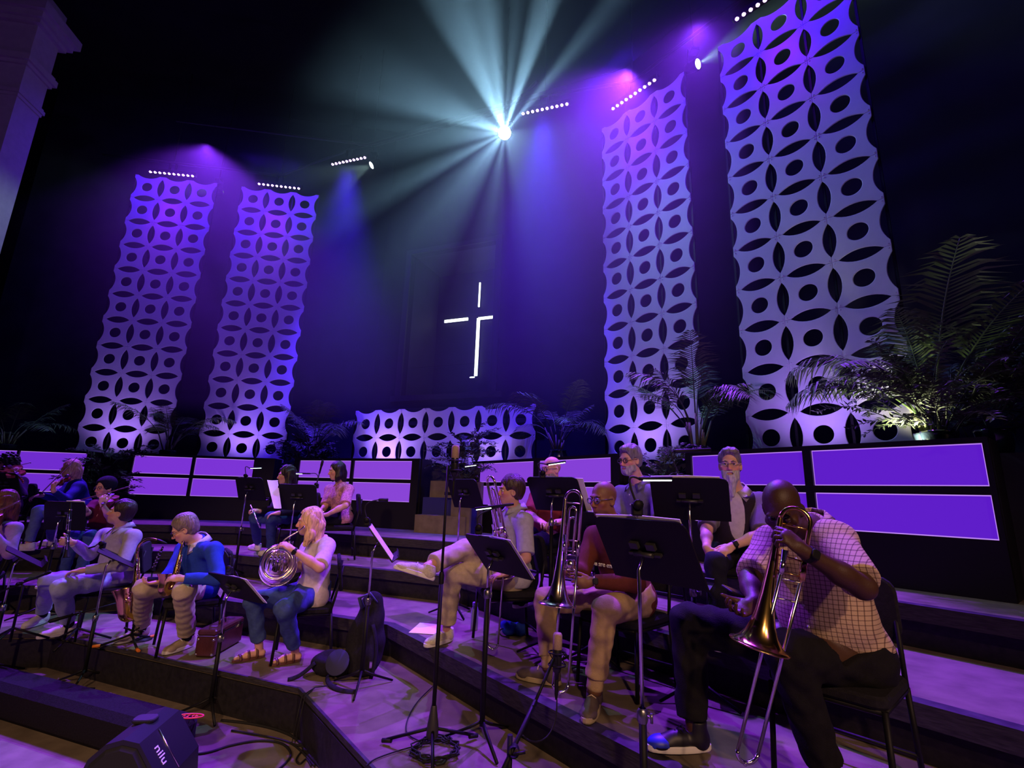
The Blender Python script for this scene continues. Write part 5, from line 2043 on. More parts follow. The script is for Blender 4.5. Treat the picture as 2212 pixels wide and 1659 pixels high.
def trombone(label, bell, top, bottom, side, metal, slide_metal, valve=True, depth=.085):
    """bell: rim centre, top: crown of the tuning bow, bottom: end of the slide; side: from bell tube to slide"""
    u, s, w = basis(top - bell, side)
    L = (top - bell).length
    t = thing('trombone', label, 'trombone', bell, 0, 'trombones of the players on the right')
    prof = [(.108, 0), (.1085, .004), (.094, .010), (.078, .022), (.060, .048), (.046, .085), (.036, .13), (.027, .20), (.020, .30), (.0145, .40), (.0105, L - .06)]
    prof = [(r_, h_) for r_, h_ in prof if h_ < L - .05] + [(.0098, L - .055)]
    MB().lathe(prof, (0, 0, 0), u, 28).tube([w * 0 + u * .0015 + s * (.108 * math.cos(R(a))) + w * (.108 * math.sin(R(a))) for a in range(0, 360, 12)], .003, 6, close=True).build('bell', metal, t)
    g = .105
    c = u * (L - .055) + s * (g / 2)
    bow = arc(c, -s, u, g / 2, 0, 180, 12)
    n2 = u * .30 + s * g
    MB().tube(bow + [n2], .0093, 10).build('tuning_slide', metal, t)
    for h_ in (L - .075, .36, .30):
        MB().tube([u * h_ + s * .012, u * h_ + s * g], .0042, 6).build('brace', metal, t)
    MB().tube([n2 - u * .01, n2 + u * .06], .0125, 10).build('slide_receiver', metal, t)
    # slide: two legs, the inner one through the neck tube
    s0 = n2
    bot = bottom - bell
    d = (bot - s0)
    dirs = d.normalized()
    w2 = (w * .6 + s * .8).normalized()
    w2 = (w2 - dirs * w2.dot(dirs)).normalized()
    e1 = s0 + dirs * (d.length - depth / 2)
    e2 = e1 - w2 * depth
    s2 = s0 - w2 * depth
    sl = MB().tube([s0, e1], .0072, 8)
    cc = (e1 + e2) / 2
    sl.tube(arc(cc, w2, dirs, depth / 2, 0, 180, 8), .0078, 8).tube([e2, s2], .0072, 8).tube([s2, s2 + u * .05], .010, 8)
    sl.lathe([(.010, 0), (.013, .035), (.0135, .04)], s2 + u * .05, u, 10)
    sl.ball(e1 + dirs * .045 - w2 * depth / 2, .010, 8)
    slo = sl.build('slide', slide_metal, t)
    hb = MB()
    for q in (.02, .10):
        hb.tube([s0 + dirs * q, s2 + dirs * q], .0045, 6)
    hb.build('slide_brace', slide_metal, slo)
    if valve:
        a = s * (g / 2) + u * (L - .12)
        vb = MB()
        vb.tube([a - s * .022 - u * .28, a - s * .022] + arc(a, -s, u, .022, 0, 180, 8)[1:] + [a + s * .022 - u * .24], .0075, 8)
        vb.tube([a - s * .030 + w * .03 - u * .20, a - s * .030 + w * .03 - u * .06] + arc(a - s * .008 + w * .03 - u * .06, -s, u, .022, 0, 180, 6)[1:] + [a + s * .014 + w * .03 - u * .20], .007, 8)
        vb.lathe([(0, -.03), (.024, -.03), (.026, -.022), (.026, .022), (.024, .03), (0, .03)], a - u * .30 + s * .01, w, 14)
        vb.tube([a - u * .30 + s * .01 + w * .03, a - u * .36 + s * .04 + w * .03], .004, 6)
        vb.build('valve_section', metal, t)
    return t


trombone('silver-brass trombone standing upright before the man in the rust-brown top', at(1203, 1306, 3.02), at(1223, 1058, 3.05), at(1226, 1497, 2.98), V(.9, -.5, 0), ROSEBRASS, SILVER)
trombone('gold lacquered trombone standing upright before the man in the plaid shirt', at(1640, 1396, 2.10), at(1690, 1090, 2.08), at(1632, 1652, 2.22), V(.85, -.5, 0), BRASS, SILVER, valve=False)
trombone('trombone of the crossed-leg man, bell hidden behind his music stand', at(1092, 1243, 4.02), at(1050, 1029, 3.92), at(1075, 1404, 3.92), V(.6, -.8, 0), ROSEBRASS, SILVER)


def french_horn():
    c = at(601, 1216, 4.54)
    t = thing('french_horn', 'brass French horn held on the lap of the blonde woman', 'horn', c)
    n = V(.30, -.93, .20).normalized()
    u, s, w = basis(n, V(0, 0, 1))
    mouth = at(655, 1140, 4.62) - c
    coil = MB()
    for k, (rr, dz) in enumerate(((.150, .0), (.128, .025), (.105, -.02), (.138, .045))):
        pts = [s * (rr * math.cos(R(a))) + w * (rr * math.sin(R(a))) * .92 + u * (dz + .015 * math.sin(R(a * 2))) for a in range(0, 360, 12)]
        coil.tube(pts, .0085 + .0015 * (k == 0), 8, close=True)
    coil.build('coiled_tubing', ROSEBRASS, t)
    bell = MB()
    bc = -u * .06 - s * .035 + w * .0
    bell.lathe([(.030, .17), (.036, .13), (.045, .09), (.060, .05), (.085, .022), (.115, .007), (.148, .0), (.152, -.003), (.148, -.004)], bc, (u * 1 + s * -.10), 32)
    ring = [bc + (s * math.cos(R(a)) + w * math.sin(R(a))) * .151 for a in range(0, 360, 10)]
    bell.tube(ring, .0035, 6, close=True)
    bell.build('bell', ROSEBRASS, t)
    v = MB()
    for k in range(4):
        p = u * .055 + s * (.03 + .002 * k) + w * (-.045 + .032 * k)
        v.lathe([(0, -.025), (.014, -.025), (.0145, .02), (.010, .026), (0, .028)], p, u, 12)
        v.tube([p + u * .02, p + s * .06 + u * .03], .0035, 6)
        v.tube([p - s * .10, p - s * .012] + arc(p - s * .012 + w * .011, -w, s, .011, 0, 180, 6)[1:] + [p - s * .10 + w * .022], .0058, 7)
    v.build('valve_cluster', SILVER, t)
    k0 = s * .150 + w * .01
    lead = bez(mouth, mouth.lerp(k0, .35) + V(0, 0, -.01), k0 + w * .06 + s * .02, k0 - w * .07, 14)
    MB().tube(lead, [.0045 + .0004 * i for i in range(15)], 8).build('leadpipe', ROSEBRASS, t)
    d = (mouth - lead[2]).normalized()
    MB().lathe([(.005, 0), (.006, .02), (.0125, .055), (.0135, .06), (.010, .062)], mouth - d * .045, d, 12).build('mouthpiece', SILVER, t)


french_horn()


def saxophone(label, neck_tip, crook, body_top, bow, belltop, bell_axis, scale, metal=BRASS):
    t = thing('saxophone', label, 'saxophone', bow)
    o = bow
    b0, b1 = body_top - o, V(0, 0, 0)
    ax = (b1 - b0).normalized()
    bt = belltop - o
    sd = (bt - b1)
    sd = (sd - ax * sd.dot(ax)).normalized()
    r = .0125 * scale
    body = [b0 + (b1 - b0) * (i / 8) for i in range(9)]
    bowp = arc(b1 + sd * .045 * scale, -sd, ax, .045 * scale, 0, 180, 8)[1:]
    up = [bowp[-1].lerp(bt, i / 6) for i in range(1, 7)]
    pts = body + bowp + up
    rad = [r + .021 * scale * i / 8 for i in range(9)] + [.035 * scale + .001 * i for i in range(len(bowp))] + [(.043, .047, .051, .057, .067, .078)[i] * scale for i in range(6)]
    MB().tube(pts, rad, 18, cap=False).build('body', metal, t)
    nk = bez(b0, b0 - ax * .10 * scale, crook - o, neck_tip - o, 12)
    MB().tube(nk, [.0125 * scale - .0004 * i for i in range(13)], 8).build('neck', metal, t)
    d = (nk[-1] - nk[-2]).normalized()
    MB().tube([nk[-1] - d * .02, nk[-1] + d * .03, nk[-1] + d * .085], [.0125, .0135, .005], 8, flat=(1, .9)).build('mouthpiece', BLACK, t)
    w = ax.cross(sd)
    kw = MB()
    for i in range(9):
        p = b0.lerp(b1, .12 + .095 * i)
        rr = r + .021 * scale * (.12 + .095 * i)
        nn = (w * -1 + sd * (.5 if i % 2 else -.2)).normalized()
        kr = (.008 + .0016 * i) * scale
        kw.lathe([(0, .006), (kr * .7, .006), (kr, .002), (kr, -.002)], p + nn * (rr + .006), nn, 12)
    for off in (.6, -.3):
        nn = (-w + sd * off).normalized()
        kw.tube([b0.lerp(b1, .08) + nn * (r + .010), b0.lerp(b1, .95) + nn * (r + .030 * scale)], .0028, 6)
    for i in (2, 4):
        p = up[i]
        nn = -w
        kw.lathe([(0, .008), (.020 * scale, .008), (.026 * scale, .0), (.026 * scale, -.004)], p + nn * .058 * scale, nn, 14)
    kw.build('key_work', SILVER if metal is not BRASS else metal, t)
    return t


YS = 5.02
saxophone('gold tenor saxophone resting in a floor stand left of the man in blue', at(344, 1168, YS), at(316, 1156, YS), at(296, 1196, YS), at(292, 1318, YS - .02), at(266, 1272, YS - .12), None, 1.12)
sst = thing('instrument_stand', 'low black saxophone stand with orange feet', 'stand', V(*at(292, 1330, YS).xy, ZP[1]))
ot = mat('orange_rubber', s2l((.85, .45, .12)), .6)
for a in (200, 320, 85):
    q = V(math.cos(R(a)), math.sin(R(a)), 0)
    l_ = MB().tube([V(0, 0, .10), q * .13 + V(0, 0, .05), q * .24 + V(0, 0, .014)], .010, 7).build('leg', BLACK, sst)
    MB().tube([q * .225 + V(0, 0, .016), q * .285 + V(0, 0, .013)], [.015, .013], 8).build('rubber_foot', ot, l_)
MB().tube([(0, 0, .08), (.01, .02, .50)], .011, 8).build('post', BLACK, sst)
MB().tube([V(-.07, -.02, .16), V(0, .02, .12), V(.07, -.02, .16)], .009, 7).tube([V(-.06, -.03, .46), V(0, .02, .42), V(.06, -.03, .46)], .009, 7).build('cradle', BLACK, sst)
saxophone('gold alto saxophone hanging at the chest of the man in the blue sweater', at(396, 1172, 4.70), at(394, 1168, 4.66), at(390, 1192, 4.66), at(372, 1268, 4.62), at(360, 1240, 4.56), None, .92)
# slim instrument on its peg behind the stand
sl = thing('clarinet', 'slim silver-keyed clarinet standing on a peg beside the saxophone', 'clarinet', at(330, 1232, 5.2))
cT = at(352, 1181, 5.2) - at(330, 1232, 5.2)
MB().lathe([(.022, 0), (.013, .03), (.011, cT.length * .8), (.008, cT.length)], (0, 0, 0), cT, 12).build('body', BLACK, sl)
kk = MB()
for i in range(6):
    kk.ball(cT * (.15 + .14 * i) + V(-.008, -.011, 0), .008, 7)
    kk.lathe([(.0125, -.004), (.0135, 0), (.0125, .004)], cT * (.2 + .15 * i), cT, 10)
kk.build('keys', SILVER, sl)
pg = V(*at(330, 1232, 5.2).xy, ZP[1])
tag(MB().tube([(0, 0, at(330, 1232, 5.2).z - pg.z), (0, 0, .02)], .008, 6).lathe([(.10, 0), (.10, .012), (.02, .03)], (0, 0, 0), (0, 0, 1), 12).build('peg_stand', BLACK), 'small black peg under the slim clarinet', 'stand').location = pg

# clarinet in hand
ct, cb = at(153, 1086, 5.06), at(144, 1204, 5.02)
cl = thing('clarinet', 'black clarinet with bright silver keys held upright by the man in grey', 'clarinet', cb)
d = ct - cb
L = d.length
MB().lathe([(.030, 0), (.028, .008), (.017, .06), (.0135, .10), (.0130, L - .14), (.0145, L - .13), (.0135, L - .09), (.011, L - .08), (.007, L)], (0, 0, 0), d, 16).build('body', BLACK, cl)
kk = MB()
for i in range(5):
    kk.lathe([(.0145, -.006), (.0155, 0), (.0145, .006)], d * (.1 + .19 * i), d, 12)
for i in range(11):
    a = R(200 + 50 * (i % 3))
    kk.ball(d * (.16 + .062 * i) + V(math.cos(a) * .017, math.sin(a) * .017, 0), .0085, 7)
for a in (220, 300):
    q = V(math.cos(R(a)) * .019, math.sin(R(a)) * .019, 0)
    kk.tube([d * .14 + q, d * .42 + q], .003, 6)
    kk.tube([d * .5 + q, d * .80 + q], .003, 6)
kk.build('keys', SILVER, cl)


def flute(label, a, b, Y):
    A, B = at(*a, Y), at(*b, Y - .05)
    t = thing('flute', label, 'flute', A)
    d = B - A
    MB().lathe([(0, 0), (.010, 0), (.010, d.length), (0, d.length)], (0, 0, 0), d, 10).build('tube', SILVER, t)
    kk = MB()
    for i in range(9):
        kk.lathe([(0, .005), (.0085, .005), (.0085, 0)], d * (.25 + .075 * i) + V(0, -.009, .004), V(0, -1, .4), 8)
    kk.tube([d * .22 + V(0, -.012, -.004), d * .95 + V(0, -.012, -.004)], .003, 5)
    kk.build('keys', SILVER, t)


flute('silver flute across the knee of the dark-haired woman in jeans', (541, 1091), (562, 1140), 6.60)
flute('silver flute on the lap of the woman in the patterned blouse', (634, 1109), (700, 1106), 6.75)

VARN = mat('violin_varnish', s2l((.45, .18, .08)), .25, noise=.25, nscale=18, coat=.4)
EBONY = mat('ebony', (.010, .008, .008), .35)
BOWW = mat('bow_wood', s2l((.40, .24, .16)), .4)
HAIRB = mat('bow_hair', s2l((.85, .80, .78)), .6)


def violin(label, tail, scroll, nrm, who):
    t = thing('violin', label, 'violin', tail)
    u, n, w = basis(scroll - tail, nrm)
    k = (scroll - tail).length / .59
    out = []
    P = [(0, 0), (0.0, .055), (.03, .092), (.085, .103), (.14, .085), (.165, .058), (.20, .055), (.225, .066), (.255, .083), (.30, .082), (.335, .055), (.352, .02)]
    side = P[1:]
    out = [(x, y) for x, y in side] + [(x, -y) for x, y in side[::-1]]
    m = len(out)
    vs = [u * x * k + w * y * k + n * .017 for x, y in out] + [u * x * k + w * y * k - n * .017 for x, y in out]
    cT, cB = u * .17 * k + n * .028, u * .17 * k - n * .026
    mb = MB().add(vs + [cT, cB], [(i, (i + 1) % m, 2 * m) for i in range(m)] + [((i + 1) % m + m, i + m, 2 * m + 1) for i in range(m)] + [(i + m, (i + 1) % m + m, (i + 1) % m, i) for i in range(m)])
    mb.build('body', VARN, t)
    MB().tube([u * .34 * k, u * .50 * k], [.012, .010], 8).tube(arc(u * .545 * k - n * .012, n, -u, .016, -90, 200, 10), .008, 7).build('neck', VARN, t)
    MB().box(u * .38 * k + n * .030, (.022, .012, .25 * k), Matrix((w, n, u)).transposed()).build('fingerboard', EBONY, t)
    MB().box(u * .05 * k + n * .034, (.035, .006, .10 * k), Matrix((w, n, u)).transposed()).ball(u * .01 + w * .05 * k + n * .03, (.03, .025, .012), 8, Matrix((u, w, n)).transposed()).build('tailpiece', EBONY, t)
    MB().box(u * .19 * k + n * .036, (.04, .003, .028), Matrix((w, u, n)).transposed()).build('bridge', mat('maple', s2l((.8, .65, .45)), .6), t)
    sb = MB()
    for i in range(4):
        q = w * (.0065 * (i - 1.5))
        sb.tube([u * .08 * k + n * .037 + q, u * .19 * k + n * .052 + q, u * .51 * k + n * .022 + q], .0012, 4)
    sb.build('strings', SILVER, t)


def bow(label, frog, tip, Yf, Yt):
    A, B = at(*frog, Yf), at(*tip, Yt)
    t = thing('violin_bow', label, 'bow', A, 0, 'violin bows')
    d = B - A
    dn = V(0, 0, -1)
    MB().tube([d * -.03, d * .3 + dn * -.002, d * .6 + dn * .004, d], [.0050, .0045, .0042, .0038], 7).build('stick', BOWW, t)
    MB().add([dn * .016 + V(0, -.004, 0), d + dn * .010 + V(0, -.004, 0), d + dn * .010 + V(0, .004, 0), dn * .016 + V(0, .004, 0)], [(0, 1, 2, 3)]).build('hair', HAIRB, t)
    MB().box(dn * .010 + d * .02, (.04, .010, .018), Matrix.Rotation(math.atan2(d.y, d.x), 3, 'Z')).build('frog', EBONY, t)
    MB().tube([d, d * 1.012 + dn * .012], [.006, .004], 6).build('tip', EBONY, t)


violin('brown violin under the chin of the blonde woman in blue', at(150, 1031, 7.02), at(108, 1058, 6.85), V(.2, -.75, .65), 'blonde')
bow('violin bow crossing the face of the blonde violinist', (88, 1066), (166, 988), 6.86, 6.95)
violin('orange-brown violin of the violinist in the maroon sweater', at(243, 1072, 6.44), at(215, 1098, 6.02), V(.3, -.5, .8), 'maroon')
bow('violin bow of the violinist in maroon, tip over the glowing box', (160, 1084), (291, 1047), 6.20, 6.45)
violin('dark brown violin of the curly-haired violinist at the left edge', at(20, 1010, 6.66), at(52, 1041, 6.35), V(.2, -.5, .8), 'dark')
bow('violin bow of the curly-haired violinist, pointing right', (4, 1013), (66, 999), 6.5, 6.55)
violin('violin of the red-haired woman at the left edge', at(-4, 1112, 5.46), at(-40, 1140, 5.2), V(.2, -.6, .8), 'left')
bow('violin bow of the red-haired woman at the left edge', (-30, 1112), (43, 1082), 5.3, 5.45)


# phones
def phone(label, px, py, Y, d, n):
    c = at(px, py, Y)
    t = thing('phone', label, 'phone', c)
    u, nn, w = basis(d, n)
    Mx = Matrix((w, u, nn)).transposed()
    MB().rbox((0, 0, 0), (.074, .150, .009), .012, Mx).build('case', BLACK, t)
    MB().rbox(nn * .0052, (.067, .142, .001), .010, Mx).build('screen', mat('phone_glass', (.01, .01, .02), .08), t)


phone('black phone in the lowered hand of the man in plaid', 1596, 1282, 2.28, V(-.7, -.3, .25), V(.25, -.2, .95))
phone('dark phone held by the man in the blue sweater', 334, 1250, 4.60, V(-.95, -.1, .0), V(.1, -.1, .98))


# ------------------------------------------------------------------ microphones
FOAM = mat('mic_grille', s2l((.62, .52, .44)), .7, noise=.2, nscale=200)


def big_mic(label, c, axis, scale=1.0):
    t = thing('microphone', label, 'microphone', c)
    u, s, w = basis(axis, V(1, 0, 0))
    k = scale
    MB().lathe([(0, .115 * k), (.020 * k, .112 * k), (.026 * k, .100 * k), (.026 * k, .03 * k), (.024 * k, .028 * k)], (0, 0, 0), u, 18).build('grille', FOAM, t)
    MB().lathe([(.024 * k, .03 * k), (.026 * k, .02 * k), (.026 * k, -.06 * k), (.020 * k, -.085 * k), (.012 * k, -.09 * k), (.011 * k, -.12 * k), (0, -.12 * k)], (0, 0, 0), u, 18).build('body', mat('mic_body', (.03, .03, .035), .35, metal=.6), t)
    m = MB()
    for h_ in (.012, -.05):
        m.tube([u * h_ * k + (s * math.cos(R(a)) + w * math.sin(R(a))) * .048 * k for a in range(0, 360, 20)], .004 * k, 6, close=True)
    for a in (0, 90, 180, 270):
        q = s * math.cos(R(a)) + w * math.sin(R(a))
        m.tube([u * .012 * k + q * .048 * k, u * -.02 * k + q * .027 * k, u * -.05 * k + q * .048 * k], .003 * k, 5)
    m.build('shock_mount', BLACK, t)
    MB().lathe([(.009, -.12 * k), (.010, -.13 * k), (.010, -.19 * k), (.005, -.22 * k)], (0, 0, 0), u, 10).build('plug', BLACK, t)
    return t


def tripod(t, base, h, top_r=.010, legs=.36, rot0=20, tilt=.0, cone=True):
    MB().tube([(0, 0, h * .55), (0, 0, h)], .0085, 8).build('upper_tube', BLACK, t)
    MB().tube([(0, 0, .12), (0, 0, h * .58)], .0125, 10).lathe([(.016, -.03), (.017, .02), (.012, .04)], (0, 0, h * .58), (0, 0, 1), 10).build('lower_tube', BLACK, t)
    MB().lathe([(.014, .26), (.018, .25), (.034, .15), (.036, .10), (.030, .09), (0, .09)], (0, 0, 0), (0, 0, 1), 14).build('hub', mat('dark_plastic', (.03, .028, .03), .5), t)
    for k in range(3):
        a = R(rot0 + 120 * k)
        q = V(math.cos(a), math.sin(a), 0)
        lg = MB().tube([q * .02 + V(0, 0, .135), q * legs + V(0, 0, .03)], .0095, 7).build('leg', BLACK, t)
        MB().tube([q * (legs - .03) + V(0, 0, .030), q * (legs + .03) + V(0, 0, .020)], [.014, .013], 8).build('rubber_foot', RUBBER, lg)


mb_ = on(931, 1632, ZP[1])
mp_ = at(984, 1000, 3.30)
t = thing('microphone_stand', 'tall black microphone stand on a tripod at center front', 'microphone stand', mb_)
topz = at(972, 1005, mb_.y).z - mb_.z
tripod(t, mb_, topz, legs=.30, rot0=40)
MB().tube([V(0, 0, topz - .02), (mp_ - mb_) + V(0, 0, -.09)], .007, 7).build('mount_arm', BLACK, t)
big_mic('large tan-grilled microphone in a shock mount on the tall stand', V(mp_.x, mb_.y + .02, mp_.z), V(0, 0, 1), 1.0)
coil = MB()
pts = []
for i in range(150):
    a = i * .26
    rr = .125 + .018 * math.sin(i * 1.7) + .01 * math.sin(i * .37)
    pts.append(V(math.cos(a) * rr, math.sin(a) * rr, .012 + .028 * (i / 150) + .006 * math.sin(i * .9)))
tag(coil.tube(pts, .0048, 6).build('coiled_cable', RUBBER), 'coil of black cable lying at the foot of the tall microphone stand', 'cable').location = mb_ + V(.02, .02, 0)

# short boom stand at the bottom, holding a second large mic low
bb = V(*at(1100, 1659, 2.52).xy, ZP[1])
t = thing('microphone_stand', 'short black boom stand at the bottom, boom rising to the right', 'microphone stand', bb)
for k in range(3):
    a = R(15 + 120 * k)
    q = V(math.cos(a), math.sin(a), 0)
    lg = MB().tube([V(0, 0, .12), q * .26 + V(0, 0, .02)], .0095, 7).build('leg', BLACK, t)
    MB().tube([q * .24 + V(0, 0, .022), q * .29 + V(0, 0, .015)], .013, 8).build('rubber_foot', RUBBER, lg)
MB().tube([(0, 0, .10), (0, 0, .42)], .0125, 8).build('post', BLACK, t)
j = at(1110, 1622, 2.50)
m2 = at(1196, 1424, 2.74)
MB().lathe([(.024, -.02), (.026, 0), (.024, .02)], (j - bb), (0, 1, 0), 12).tube([j - bb + V(0, -.03, 0), j - bb + V(.05, -.03, .01)], .007, 6).build('clutch', BLACK, t)
a1 = at(1045, 1752, 2.42)
MB().tube([a1 - bb, j.lerp(m2, .52) - bb], .0105, 8).tube([j.lerp(m2, .45) - bb, m2 - bb], .0075, 8).build('boom', BLACK, t)
big_mic('tan-grilled microphone low on the short boom by the brown shoes', m2 + V(.02, .02, .015), V(.02, .05, 1), .92)
cab = bez(m2 + V(.02, .02, -.19), m2 + V(.03, .02, -.38), m2 + V(-.1, -.1, -.36), j + V(.04, .03, .05), 18)
tag(shift(MB().tube(cab, .0035, 6), m2).build('microphone_cable', RUBBER), 'thin cable looping from the low microphone to its boom', 'cable').location = m2


def boom_mic(label, base, jp, tip, thick=.018):
    t = thing('microphone_stand', label, 'microphone stand', base)
    J_, T_ = jp - base, tip - base
    MB().tube([(0, 0, .02), (0, 0, J_.z * .98), J_], .011, 8).build('post', BLACK, t)
    for k in range(3):
        a = R(40 + 120 * k)
        q = V(math.cos(a), math.sin(a), 0)
        MB().tube([V(0, 0, .14), q * .27 + V(0, 0, .015)], .0095, 7).build('leg', BLACK, t)
    d = (T_ - J_).normalized()
    MB().tube([J_ - d * .30, T_ - d * .15], .0075, 7).build('boom', BLACK, t)
    MB().lathe([(.020, -.02), (.022, 0), (.020, .02)], J_, (0, 1, 0), 10).build('clutch', mat('clamp_metal', (.25, .25, .27)), t)
    MB().lathe([(0, .02), (thick, .0), (thick * 1.05, -.05), (thick * .8, -.07), (thick * .7, -.16), (0, -.17)], T_, d, 12).build('microphone', BLACK, t)


b1 = V(*at(165, 1420, 4.92).xy, ZP[1])
boom_mic('low boom microphone pointing left before the pale jeans', on(160, 1392, ZP[1]), at(170, 1325, on(160, 1392, ZP[1]).y), at(108, 1342, on(160, 1392, ZP[1]).y - .1))
boom_mic('boom microphone over the knee of the clarinet player', on(20, 1392, ZP[1]), at(42, 1262, on(20, 1392, ZP[1]).y), at(108, 1236, on(20, 1392, ZP[1]).y - .1), .014)
b3 = stand(668, 6.45, ZP[2])
boom_mic('upright boom microphone in front of the flute woman and floral blouse', b3, at(676, 1075, 6.45), at(697, 996, 6.4), .016)

# ------------------------------------------------------------------ things on the floor
LEATH = mat('oxblood_case', s2l((.26, .12, .10)), .35, noise=.25, nscale=14, bump=.2, bscale=80, coat=.3)
p0, p1, p2 = on(423, 1421, ZP[1]), on(459, 1423, ZP[1]), on(522, 1386, ZP[1])
ax = (p2 - p1)
ax.z = 0
Lc = ax.length
ax.normalize()
yw = math.atan2(ax.y, ax.x)
sw = V(-ax.y, ax.x, 0)
Wc = .17
t = thing('instrument_case', 'glossy dark brown hard case with metal latches standing on the platform', 'case', p1, yw)
MB().rbox((Lc / 2, Wc / 2, .095), (Lc, Wc, .17), .025).build('body', LEATH, t)
MB().rbox((Lc / 2, Wc / 2, .205), (Lc, Wc, .05), .025).build('lid', LEATH, t)
MB().rbox((Lc / 2, Wc / 2, .180), (Lc + .006, Wc + .006, .006), .025).build('rim', SILVER, t)
hb = MB().tube([(Lc * .4, Wc / 2, .23), (Lc * .42, Wc / 2, .262), (Lc * .58, Wc / 2, .262), (Lc * .6, Wc / 2, .23)], .009, 7)
hb.build('handle', LEATH, t)
for x in (.22, .8):
    MB().box((Lc * x, -.003, .19), (.035, .008, .045)).build('latch', SILVER, t)
    MB().box((Lc * x, Wc / 2, .232), (.045, .06, .006)).build('latch', SILVER, t)
for y in (.02, Wc - .02):
    for z in (.03, .15):
        MB().ball((.012, y, z), (.016, .016, .016), 8).build('corner_cap', SILVER, t)

# backpack and pouch, modelled as soft forms
bp = on(770, 1462, ZP[1])
t = thing('backpack', 'black backpack slumped on the platform with open flap and blue lining', 'backpack', bp)
I3 = (V(1, 0, 0), V(0, 1, 0), V(0, 0, 1))
F = Field(list(bp + V(-.40, -.30, -.02)), list(bp + V(.32, .40, .72)), .012)
F.ell(bp + V(.02, .10, .22), I3, (.16, .13, .25), .05)
F.ell(bp + V(.05, .12, .45), I3, (.11, .09, .18), .06)
F.ell(bp + V(.02, .02, .12), I3, (.14, .09, .13), .03)
F.ripple(.006, 28, 4)
F.cut(bp + V(0, 0, .004), V(0, 0, -1), 1.0)
field_obj('main_compartment', F, BLACKCLOTH, t, bp)
F = Field(list(bp + V(-.46, -.26, -.02)), list(bp + V(.1, .3, .35)), .012)
F.ell(bp + V(-.20, .03, .09), I3, (.19, .13, .10), .04)
F.ell(bp + V(-.21, -.01, .20), I3, (.12, .09, .09), .03, sub=True)
F.ripple(.004, 30, 6)
F.cut(bp + V(0, 0, .004), V(0, 0, -1), 1.0)
field_obj('open_pocket', F, BLACKCLOTH, t, bp)
MB().lathe([(0, .004), (.09, .004), (.095, 0)], V(-.13, -.12, .14), V(-.1, -1, .5), 20).build('round_pocket', mat('navy_lining', (.02, .02, .07), .8), t)
MB().tube([V(.0, .0, .52), V(-.03, -.02, .60), V(.05, .0, .64), V(.10, .05, .56)], .022, 8, flat=(1, .4)).build('flap', mat('blue_grey_lining', (.05, .06, .14), .8), t)
for pts in ([V(-.32, -.08, .12), V(-.42, -.12, .02), V(-.50, -.14, .01)], [V(-.2, -.12, .04), V(-.16, -.26, .015), V(-.02, -.36, .01), V(.1, -.34, .01)], [V(.10, -.02, .4), V(.18, -.06, .2), V(.14, -.1, .02)]):
    MB().tube(bez(*(pts if len(pts) == 4 else [pts[0], pts[0].lerp(pts[1], .6), pts[1], pts[2]])), .018, 6, flat=(1, .25)).build('strap', BLACKCLOTH, t)
MB().box((.13, -.09, .12), (.02, .006, .05)).build('buckle', SILVER, t)


def bottle(label, p, h, m, capm):
    t = thing('water_bottle', label, 'bottle', p)
    r_ = h * .145
    MB().lathe([(0, 0), (r_ * .95, 0), (r_, .01), (r_, h * .70), (r_ * .75, h * .82), (r_ * .62, h * .86)], (0, 0, 0), (0, 0, 1), 16).build('body', m, t)
    MB().lathe([(r_ * .66, h * .86), (r_ * .70, h * .87), (r_ * .70, h * .99), (r_ * .6, h), (0, h)], (0, 0, 0), (0, 0, 1), 14).build('cap', capm, t)


bottle('pale blue-grey water bottle on the tread beside the crossed-leg man', on(1024, 1361, ZP[2]), .235, mat('bottle_grey', s2l((.55, .58, .62)), .3), mat('bottle_cap', s2l((.60, .58, .75)), .4))
bottle('small clear water bottle behind the low microphone', on(1199, 1440, ZP[2]), .21, mat('clear_plastic', s2l((.45, .48, .55)), .15), mat('bottle_cap', s2l((.60, .58, .75)), .4))
bq = on(1105, 1372, ZP[2])
t = thing('cloth_bag', 'crumpled blue cloth bag on the tread behind the trombone', 'bag', bq)
F = Field(list(bq + V(-.2, -.2, -.02)), list(bq + V(.24, .24, .22)), .009)
for a in range(9):
    q = V(math.cos(a * 2.1) * .06, math.sin(a * 2.1) * .05, .045 + .012 * (a % 3))
    F.ell(bq + q, I3, (.065, .05, .05), .015)
F.ripple(.010, 70, 3)
F.cut(bq + V(0, 0, .003), V(0, 0, -1), 1.0)
field_obj('cloth', F, cloth('blue_nylon', (.12, .22, .62)), t, bq)
MB().tube(bez(V(-.05, -.06, .06), V(-.12, -.12, .10), V(-.14, -.1, .0), V(-.02, -.12, .015)), .006, 6).build('cord', RUBBER, t)
fp = [on(x, y, ZP[2] + .004) for x, y in ((907, 1346), (948, 1350), (942, 1371), (883, 1367))]
c = sum(fp, V(0, 0, 0)) / 4
o = MB().add([p - c + V(0, 0, z) for z in (.004, 0) for p in fp], [(0, 1, 2, 3), (7, 6, 5, 4), (0, 4, 5, 1), (1, 5, 6, 2), (2, 6, 7, 3), (3, 7, 4, 0)]).build('sheet_music', PAPER)
o.location = c
tag(o, 'white sheet of paper lying on the tread by the pale shoe', 'paper')

